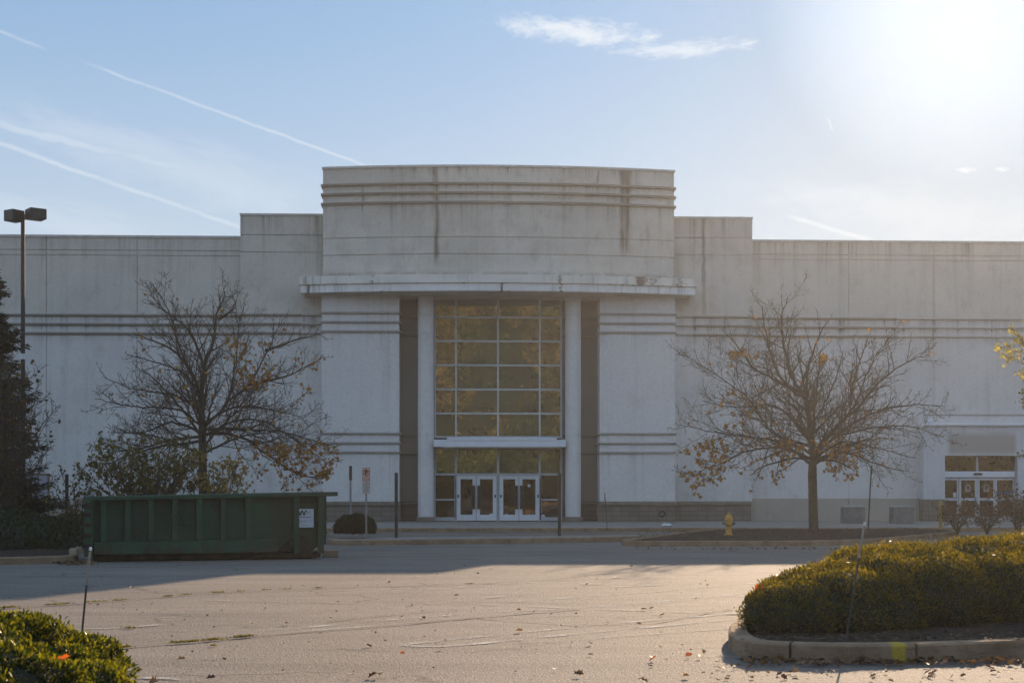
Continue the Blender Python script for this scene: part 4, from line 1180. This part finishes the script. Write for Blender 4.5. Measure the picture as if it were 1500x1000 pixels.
def leaf_cluster(name, pts, mt, parent, size, n_per=1.0, spread=.06, seed=1, droop=.5):
    pts = np.array([list(p) for p in pts])
    if len(pts) == 0: return None
    k = np.repeat(np.arange(len(pts)), max(1,int(n_per))); C = pts[k]+RS.normal(size=(len(k),3))*spread
    T_ = unit(RS.normal(size=(len(k),3))+np.array([0,0,-droop])); N_ = rdir(len(k)); L = size*RS.uniform(.65,1.25,len(k))
    return cards(name, C-T_*0+T_*L[:,None]*.4, N_, T_, L, L*.9, mt, parent, .12, 'lobed')

def build_tree(name, label, crop, d, zroot, trunk, limbs, r0, seed, extra, leafsel, lm):
    ox, oy, sc = crop
    P = lambda c, dy=0.: dpt(ox+c[0]/sc, oy+c[1]/sc, d)+Vector((SY*dy,CY*dy,0))*1.0
    base = P(trunk[0]); base.z = zroot
    root = empty(name, (base.x,base.y,zroot), label, 'tree', 'bare street trees before the store')
    g = Grower(seed)
    tp = [Vector((base.x,base.y,zroot-.1))]+[P(c, .1*i*random.Random(seed).uniform(-1,1)) for i,c in enumerate(trunk[1:])]
    n = len(tp)
    tr = MB(); fork = 2
    flare = [tp[0], tp[0]+Vector((0,0,.25))]+tp[1:fork+1]
    tr.tube(flare, [r0*1.35,r0*1.05]+[r0*(.97-.12*i) for i in range(fork)], 12)
    tr.build('trunk', M_bark, root, smooth=True)
    g.limb(tp[fork:], r0*.80, .012, 0, start=.05)
    rr = random.Random(seed+5)
    for i, l in enumerate(limbs):
        side = rr.uniform(-1,1)*1.5
        m_ = len(l)
        pts = [P(c, side*(j/(m_-1))**1.2) for j, c in enumerate(l)]
        # start on the trunk line
        g.limb(pts, r0*rr.uniform(.28,.43), .010, 0, start=.12)
    for (z0, az, L, up) in extra:
        a = Vector((tp[fork].x,tp[fork].y,z0)); dr = Vector((math.cos(az),math.sin(az),0))
        pts = [a+dr*(L*t)+Vector((0,0,up*t+.25*math.sin(t*3))) for t in (0,.25,.5,.75,1)]
        g.limb(pts, r0*.36, .01, 0, start=.15)
    g.mb.build('branches', M_bark, root, smooth=True)
    rl = random.Random(seed+9); sel = []
    for p in g.tips:
        x, y = px_of(p)
        for (x0,x1,y0,y1,pr) in leafsel:
            if x0 < x < x1 and y0 < y < y1 and rl.random() < pr: sel.append(p); break
    leaf_cluster('leaves', sel, lm, root, .14, 1, .05)
    return root, g
# right tree
RT = [(605,990),(600,760),(600,690),(592,600),(575,470),(545,405),(500,330),(470,200),(465,90),(490,28)]
RL = [[(612,680),(650,610),(700,550),(760,480),(800,370),(850,260),(910,180)],[(640,640),(760,545),(880,490),(1000,470),(1105,480)],[(620,670),(700,600),(840,565),(960,560),(1100,605)],
 [(612,690),(740,620),(900,645),(1090,680)],[(610,695),(740,665),(880,712),(1020,745)],[(595,640),(450,590),(390,530),(330,440),(200,340),(50,255)],[(545,410),(430,360),(340,310),(260,210),(200,160)],
 [(598,670),(480,620),(330,602),(180,585),(20,555)],[(598,690),(450,645),(300,665),(180,720),(60,765)],[(572,420),(580,330),(610,210),(655,115)],[(590,560),(640,480),(690,360),(720,240)],
 [(560,430),(500,400),(430,290),(390,150),(375,60)],[(700,555),(780,480),(880,360),(980,290),(1040,270)],[(605,690),(520,690),(400,720),(330,760)],[(612,700),(690,700),(760,740)],[(760,470),(770,380),(800,280),(835,190)],[(600,620),(520,520),(430,460),(300,470),(160,440)]]
ex = [(2.4,-1.2,2.6,1.6),(2.7,-2.2,2.4,2.0),(2.5,.9,2.6,1.7),(2.9,2.1,2.4,2.2),(3.2,-1.7,2.0,2.4),(2.3,-2.7,2.4,.8),(2.3,-.4,2.4,.8)]
build_tree('bare_tree', 'bare spreading tree in the mulch bed right of the entrance, near the yellow hydrant', (980,430,2.8575), 46.0, .16, RT, RL, .145, 3, ex,
  [(996,1062,640,735,.45),(1040,1120,560,700,.05),(1130,1260,645,735,.42),(1150,1175,700,750,.3),(1070,1115,512,524,.5),(1203,1214,520,533,.8),(1000,1400,450,740,.006)], M_leafo)
# left tree
LT = [(495,1120),(492,880),(490,660),(490,540),(505,400),(545,280),(560,180),(600,85)]
LL = [[(490,600),(465,480),(400,320),(370,190),(300,60)],[(500,420),(430,250),(345,180),(235,75)],[(480,590),(390,535),(300,515),(200,500),(95,455)],[(485,660),(400,590),(250,580),(150,570),(70,550)],
 [(505,660),(590,550),(620,400),(630,250),(610,100)],[(590,555),(690,480),(770,330),(830,195)],[(680,485),(800,460),(900,430),(1025,365)],[(760,335),(880,280),(995,245)],[(510,640),(640,580),(780,590),(960,635)],
 [(515,670),(700,675),(860,690),(1080,750)],[(505,690),(650,705),(760,780),(900,870),(1015,885)],[(490,690),(350,640),(200,690),(75,655)],[(490,700),(330,720),(150,760),(20,765)],[(490,720),(300,750),(180,790),(40,850)],
 [(440,420),(360,330),(270,290),(195,260)],[(470,500),(390,420),(280,380),(160,345)],[(560,200),(620,160),(650,120)],[(505,700),(620,640),(760,640),(900,720),(1040,820)]]
ex = [(2.9,-1.2,2.6,1.8),(3.1,-2.2,2.5,2.0),(2.8,.9,2.6,1.7),(3.2,2.1,2.5,2.2),(3.4,-1.7,2.0,2.4),(2.6,-2.7,2.8,.6),(2.6,-.4,2.8,.6)]
build_tree('bare_tree', 'bare spreading tree behind the green dumpster, with orange leaves along its right side', (130,400,2.94), 44.5, .16, LT, LL, .135, 8, ex,
  [(370,500,650,735,.42),(330,350,495,530,.35),(345,400,500,570,.2),(430,500,520,590,.13),(290,345,660,725,.05),(250,380,640,730,.07),(140,500,420,740,.006)], M_leafo)

# dark evergreen and the small bare tree at the left edge
def conifer(px, d, h, rad, label, seed):
    r_ = random.Random(seed); q = dep(px, d, .13)
    root = empty('evergreen_tree', q, label, 'tree')
    MB().tube([q-Vector((0,0,.1)), q+Vector((0,0,h*.6)), q+Vector((0,0,h))], [.13,.07,.012], 8).build('trunk', M_bark, root)
    br = MB(); C, N_, T_, L_ = [], [], [], []
    z = .5
    while z < h-.1:
        f = 1-z/h; R = rad*(f**.75)*r_.uniform(.75,1.1)+.1
        for k in range(8):
            az = r_.uniform(0,6.28); L = R*r_.uniform(.6,1.12); pts = []
            for t in (0,.33,.66,1): pts.append(q+Vector((math.cos(az)*L*t, math.sin(az)*L*t, z-.12*t*L*1.6+.25*L*t*t)))
            br.tube(pts, [.02,.014,.01,.005], 4)
            for i in range(int(95*L)+14):
                t = r_.uniform(.1,1.); j = min(2,int(t*3)); p = pts[j].lerp(pts[j+1], t*3-j)
                C.append(p+Vector((r_.gauss(0,.05),r_.gauss(0,.05),r_.gauss(0,.05)))); T_.append((math.cos(az)+r_.gauss(0,.7),math.sin(az)+r_.gauss(0,.7),r_.gauss(-.1,.4))); N_.append((r_.gauss(0,.6),r_.gauss(0,.6),1)); L_.append(r_.uniform(.12,.26))
        z += .16
    br.build('branches', M_bark, root)
    cards('needles', [list(c) for c in C], unit(np.array(N_)), unit(np.array(T_)), L_, np.array(L_)*.30, leaf_mat('dark_needles', (.010,.016,.010), (.022,.034,.016), .15, .7, 2.), root, .1)
    return root
conifer(-15, 42.5, 8.1, 2.0, 'dark evergreen tree at the left edge behind the black lamp pole', 21)
conifer(-120, 41.5, 6.0, 1.9, 'dark evergreen tree standing left of the lamp pole, mostly out of view', 22)
def small_tree(name, px, d, h, spread, label, seed, leafp, lm, lsize, cat='tree', stems=5, root_z=.14, minr=.006, group=None):
    r_ = random.Random(seed); q = dep(px, d, root_z)
    root = empty(name, q, label, cat, group)
    g = Grower(seed+1, (.26,.17,.13), minr, .4, 3 if stems < 7 else 2)
    for k in range(stems):
        az = 2*PI*k/stems+r_.uniform(-.4,.4); L = h*r_.uniform(.75,1.); s_ = spread*r_.uniform(.5,1.)
        pts = [q+Vector((math.cos(az)*s_*t**1.1, math.sin(az)*s_*t**1.1, L*t)) for t in (0,.2,.4,.6,.8,1)]
        pts[0] = q-Vector((0,0,.05))
        g.limb(pts, .012+.006*h, .006, 0, start=.12)
    g.mb.build('branches', M_bark, root)
    sel = [p for p in g.tips if r_.random() < leafp]
    leaf_cluster('leaves', sel, lm, root, lsize, 1, .05)
    return root
M_leafd = leaf_mat('dull_brown_leaf', (.05,.035,.014), (.13,.085,.025), .35, .6, 3.)
small_tree('bare_tree', 14, 39.5, 5.4, 1.35, 'twiggy small tree with sparse brown leaves between the lamp pole and the grey side door', 31, .05, M_leafd, .15)
M_leafu = leaf_mat('olive_brown_leaf', (.055,.055,.016), (.17,.13,.035), .45, .6, 3.)
small_tree('deciduous_shrub', 215, 38.5, 2.7, 1.9, 'dense dark twiggy shrub with dull leaves behind the left half of the dumpster', 41, .85, M_leafu, .12, 'shrub', 14)
small_tree('deciduous_shrub', 322, 39.5, 2.3, 1.0, 'yellow leaved shrub behind the middle of the dumpster', 43, .65, M_leafy, .13, 'shrub', 8)
small_tree('deciduous_shrub', 112, 38.0, 1.75, .75, 'low leafy shrub beside the black post left of the dumpster', 44, .28, M_leafu, .10, 'shrub', 8)
# autumn tree at the right edge
M_leafg = leaf_mat('yellow_green_leaf', (.16,.15,.03), (.36,.29,.06), .5, .6, 2.)
small_tree('autumn_tree', 1606, 41, 7.0, 2.2, 'yellow green leafy tree at the right edge, hanging over the side entrance', 51, .62, M_leafg, .125, 'tree', 6)
# dry shrubs by the side entrance
M_leafb = leaf_mat('withered_leaf', (.035,.022,.015), (.085,.052,.035), .3, .8, 4.)
for i, (px, d, h, s_, lab) in enumerate(((1402,45.5,.85,.8,'brown withered shrub by the yellow bollard, leftmost before the side entrance'),(1446,46,1.0,.9,'brown withered shrub in front of the sliding doors of the side entrance'),(1492,45.5,1.45,.9,'taller brown withered shrub at the right edge before the side entrance'),(1550,45,1.2,.9,'brown withered shrub beyond the right edge'))):
    if i < 3: small_tree('withered_shrub', px, d, h, s_, lab, 60+i, .7, M_leafb, .07, 'shrub', 16, .14, .005, 'withered shrubs before the side entrance')

# ------------------------------------------------------------------ clipped hedges and ground cover
def hedge(name, blobs, n, L, m, label, cat, kind=None, core=(.008,.011,.004), up=.5, dead=0., seed=1, wl=.32, lumpy=1.):
    """leaf cards in the outer shell of a few joined mounds: (x, y, z centre, rx, ry, rz)"""
    rs = np.random.RandomState(seed)
    B = np.array(blobs); area = B[:,3]*B[:,4]+B[:,5]*(B[:,3]+B[:,4]); pr = area/area.sum()
    root = None
    if kind is None:
        root = empty(name, (B[0][0],B[0][1],.1), label, cat)
    pick = rs.choice(len(B), n*2, p=pr)
    d = unit(rs.normal(size=(n*2,3))); d[:,2] = np.where(d[:,2] < -.35, -d[:,2], d[:,2])
    lump = 1+lumpy*(.025*np.sin(d[:,0]*9+pick*2)+.025*np.sin(d[:,1]*11+pick)+.02*np.sin(d[:,2]*13+d[:,0]*7))
    sh = 1-np.abs(rs.normal(size=n*2))*.045
    out = rs.uniform(size=n*2) < .05; sh = np.where(out, 1+rs.uniform(0,.07,n*2), sh)
    e = d; 
    C = B[pick,:3]+e*B[pick,3:6]*(lump*sh)[:,None]
    keep = C[:,2] > .10
    for i in range(len(B)):
        q = (C-B[i,:3])/B[i,3:6]; keep &= ~(((np.abs(q)**2.3).sum(1) < .80) & (pick != i))
    C, d, pick = C[keep][:n], d[keep][:n], pick[keep][:n]
    k = len(C)
    Nn = unit(d/ B[pick,3:6]*B[pick,3:6].mean(1,keepdims=True))
    T_ = unit(Nn*.75+np.array([0,0,up])+rs.normal(size=(k,3))*.55)
    N2 = unit(np.cross(T_, rs.normal(size=(k,3))))
    Ls = L*rs.uniform(.6,1.35,k)
    o = cards('leaves' if root else name, C, N2, T_, Ls, Ls*wl, m, root, .08)
    if not root: tag(o, kind=kind)
    cb = MB()
    for b_ in blobs:
        nu, nv = 20, 10
        vs = [(b_[0], b_[1], b_[2]+b_[5]*.9)]; fs = []
        prof = []
        for j in range(1, nv+1):
            th = PI*.62*j/nv
            for i in range(nu):
                ph = 2*PI*i/nu; v = (math.sin(th)*math.cos(ph), math.sin(th)*math.sin(ph), math.cos(th))
                v = [c*.9 for c in v]
                vs.append((b_[0]+b_[3]*v[0], b_[1]+b_[4]*v[1], max(.05,b_[2]+b_[5]*v[2])))
        for i in range(nu): fs.append((0,1+i,1+(i+1)%nu))
        for j in range(nv-1):
            for i in range(nu): fs.append((1+j*nu+i,1+(j+1)*nu+i,1+(j+1)*nu+(i+1)%nu,1+j*nu+(i+1)%nu))
        cb.add(vs, fs)
    if root: cb.build('twigs', rough_mat('hedge_core', core, tuple(c*2 for c in core), 12, .95, .5, bdist=.05), root, smooth=True)
    else: tag(cb.build('ground', rough_mat('cover_core', core, tuple(c*2 for c in core), 12, .95, .5, bdist=.05), None, smooth=True), kind='structure')
    return root
def bl(px, d, zc, rx, ry, rz):
    q = dep(px, d); return (q.x,q.y,zc,rx,ry,rz)
M_yew = leaf_mat('yew_leaf', (.003,.0055,.0015), (.030,.027,.005), .46, .38, 2.5, (13.5,10.6,2.6))
hedge('hedge', [bl(1166,13.4,.28,.54,.60,.34),bl(1228,13.85,.28,.85,.92,.47),bl(1310,14.6,.34,1.1,1.2,.56),bl(1400,15.15,.36,1.3,1.3,.58),bl(1500,15.55,.38,1.45,1.4,.60),bl(1640,15.9,.38,1.7,1.5,.62),bl(1800,16,.40,1.6,1.4,.62)],
      120000, .036, M_yew, 'broad clipped evergreen hedge on the kerbed island in the right foreground', 'hedge', seed=3, lumpy=1.5)
M_box = leaf_mat('bright_shrub_leaf', (.003,.008,.0018), (.036,.042,.006), .45, .45, 2.5, (10,7.6,1.6))
hedge('low_shrub', [bl(20,9.9,.17,.72,.9,.33),bl(-90,9.6,.22,.9,1.,.42),bl(85,9.2,.10,.52,.7,.23),bl(-20,8.9,.17,.6,.7,.30)],
      34000, .040, M_box, 'low glossy green shrub in the left foreground with a few orange leaves on it', 'shrub', seed=4, wl=.42, lumpy=3.2)
M_bush = leaf_mat('clipped_bush_leaf', (.010,.015,.006), (.030,.036,.012), .25, .6, 3.)
hedge('clipped_bush', [bl(519.5,40.0,.42,.60,.55,.40)], 6000, .06, M_bush, 'small rounded clipped bush at the foot of the no parking sign', 'bush', seed=5, wl=.45)
q = dep(517,41.2); 
hedge('ground_cover', [bl(-60,33,.1,2.4,2.2,.75),bl(20,33.5,.1,1.6,2.0,.62),bl(75,36,.1,1.1,2.2,.62),bl(-20,37,.1,2.4,2.4,.95),bl(100,40,.1,1.2,2.,.7),bl(-150,34,.1,2.5,3,.9)],
      15000, .11, leaf_mat('dark_ivy', (.010,.018,.008), (.030,.050,.018), .3, .5, 2.), None, None, kind='stuff', seed=6, wl=.5)

# ------------------------------------------------------------------ fallen leaves, chips
M_lit = leaf_mat('fallen_leaf', (.05,.024,.014), (.24,.13,.06), .2, .6, 9.)
C, N_, T_, L_ = [], [], [], []
def drop(px, py, z=.02, size=None):
    q = gnd(px, py, z); C.append((q.x,q.y,z+rnd.uniform(0,.02))); N_.append((rnd.gauss(0,.5),rnd.gauss(0,.5),1)); a = rnd.uniform(0,6.28); T_.append((math.cos(a),math.sin(a),rnd.gauss(0,.35))); L_.append(size or rnd.uniform(.05,.11))
for (px,py,s_) in ((193,861,.16),(222,884,.13),(162,953,.2),(181,885,.1),(420,913,.1),(368,914,.1),(602,884.5,.16),(656,899.5,.11),(621,904,.12),(669,873,.13),(540,945,.14),(468,929,.11),(647,949,.13),(680,828,.14),(760,894.5,.11),(781,895,.12),(760,924,.14),(864,942.5,.15),(865,958,.09),(943,891.5,.15),(955,892,.12),(970,900,.12),(935,915,.12),(957,965,.15),(1009,959,.13),(1025,962,.13),(1030,955,.12),(860,856,.12),(925,830,.12),(1037,858,.1),(515,990,.1),(545,990,.14),(556,990,.13),(225,997,.17),(308,994,.14),(265,966,.13),(942,996,.14),(1053,995,.15),(813,980,.1),(846,988,.14),(1062,978,.1),(700,840,.1),(640,842,.1),(570,852,.1),(850,988,.12),(1005,990,.12)):
    drop(px, py, .02, s_*.6)
for _ in range(150): drop(rnd.uniform(120,1100), 835+160*rnd.random()**1.2, .012, rnd.uniform(.015,.045))
for _ in range(260):    # drift along the foreground kerb
    px = rnd.uniform(1085,1520); drop(px, 966+rnd.gauss(0,2.2)+(abs(px-1290)/230)**2*-2+3, .02, rnd.uniform(.035,.09))
for _ in range(70): drop(rnd.uniform(1040,1500), rnd.uniform(968,999), .015, rnd.uniform(.025,.07))
for _ in range(90): drop(rnd.uniform(925,1260), 803.5+rnd.gauss(0,.8), .02, rnd.uniform(.05,.1))
for _ in range(60): drop(rnd.uniform(490,900), 798-(rnd.random())*4, .02, rnd.uniform(.04,.09)) if False else None
for _ in range(170): drop(rnd.gauss(108,14), 824.3+rnd.gauss(0,1.2), .02, rnd.uniform(.05,.1))
tag(cards('fallen_leaves', C, unit(np.array(N_)), unit(np.array(T_)), L_, np.array(L_)*.85, M_lit, None, .14, 'lobed'), kind='stuff')
C, N_, T_, L_ = [], [], [], []
for (px,py,s_) in ((1009,959.5,.07),(956,965.5,.08),(590,958,.05)):
    if s_: drop(px, py, .03, s_)
q = dpt(1113,859.5,13.6); C.append((q.x,q.y,q.z)); N_.append((.2,-1,.5)); T_.append((1,0,.3)); L_.append(.11)
for (px,py,d) in ((89,950,9.0),(97,947,9.0),(52,962,8.8),(80,952,9.0)):
    q = dpt(px,py+14,d); C.append(tuple(q)); N_.append((rnd.gauss(0,.5),-1,.6)); T_.append((1,0,rnd.gauss(0,.4))); L_.append(.05)
tag(cards('fallen_leaves', C, unit(np.array(N_)), unit(np.array(T_)), L_, np.array(L_)*.85, leaf_mat('red_leaf',(.45,.04,.015),(.55,.12,.02),.4,.5,3.), None, .14, 'lobed'), kind='stuff')
C, N_, T_, L_ = [], [], [], []
for _ in range(1600):
    px = rnd.uniform(1100,1600); d = 12.35+rnd.random()**1.3*2.4; q = dep(px, d, .17)
    C.append((q.x,q.y,.165+rnd.uniform(0,.015))); N_.append((rnd.gauss(0,.4),rnd.gauss(0,.4),1)); a = rnd.uniform(0,6.28); T_.append((math.cos(a),math.sin(a),rnd.gauss(0,.25))); L_.append(rnd.uniform(.02,.06))
for _ in range(2200):
    px = rnd.uniform(935,1380); d = rnd.uniform(38.4,50); q = dep(px, d, .17)
    C.append((q.x,q.y,.165+rnd.uniform(0,.02))); N_.append((rnd.gauss(0,.4),rnd.gauss(0,.4),1)); a = rnd.uniform(0,6.28); T_.append((math.cos(a),math.sin(a),rnd.gauss(0,.25))); L_.append(rnd.uniform(.04,.09))
tag(cards('mulch_chips', C, unit(np.array(N_)), unit(np.array(T_)), L_, np.array(L_)*.45, leaf_mat('bark_chip',(.03,.02,.014),(.14,.10,.07),.05,.9,9.)), kind='stuff')
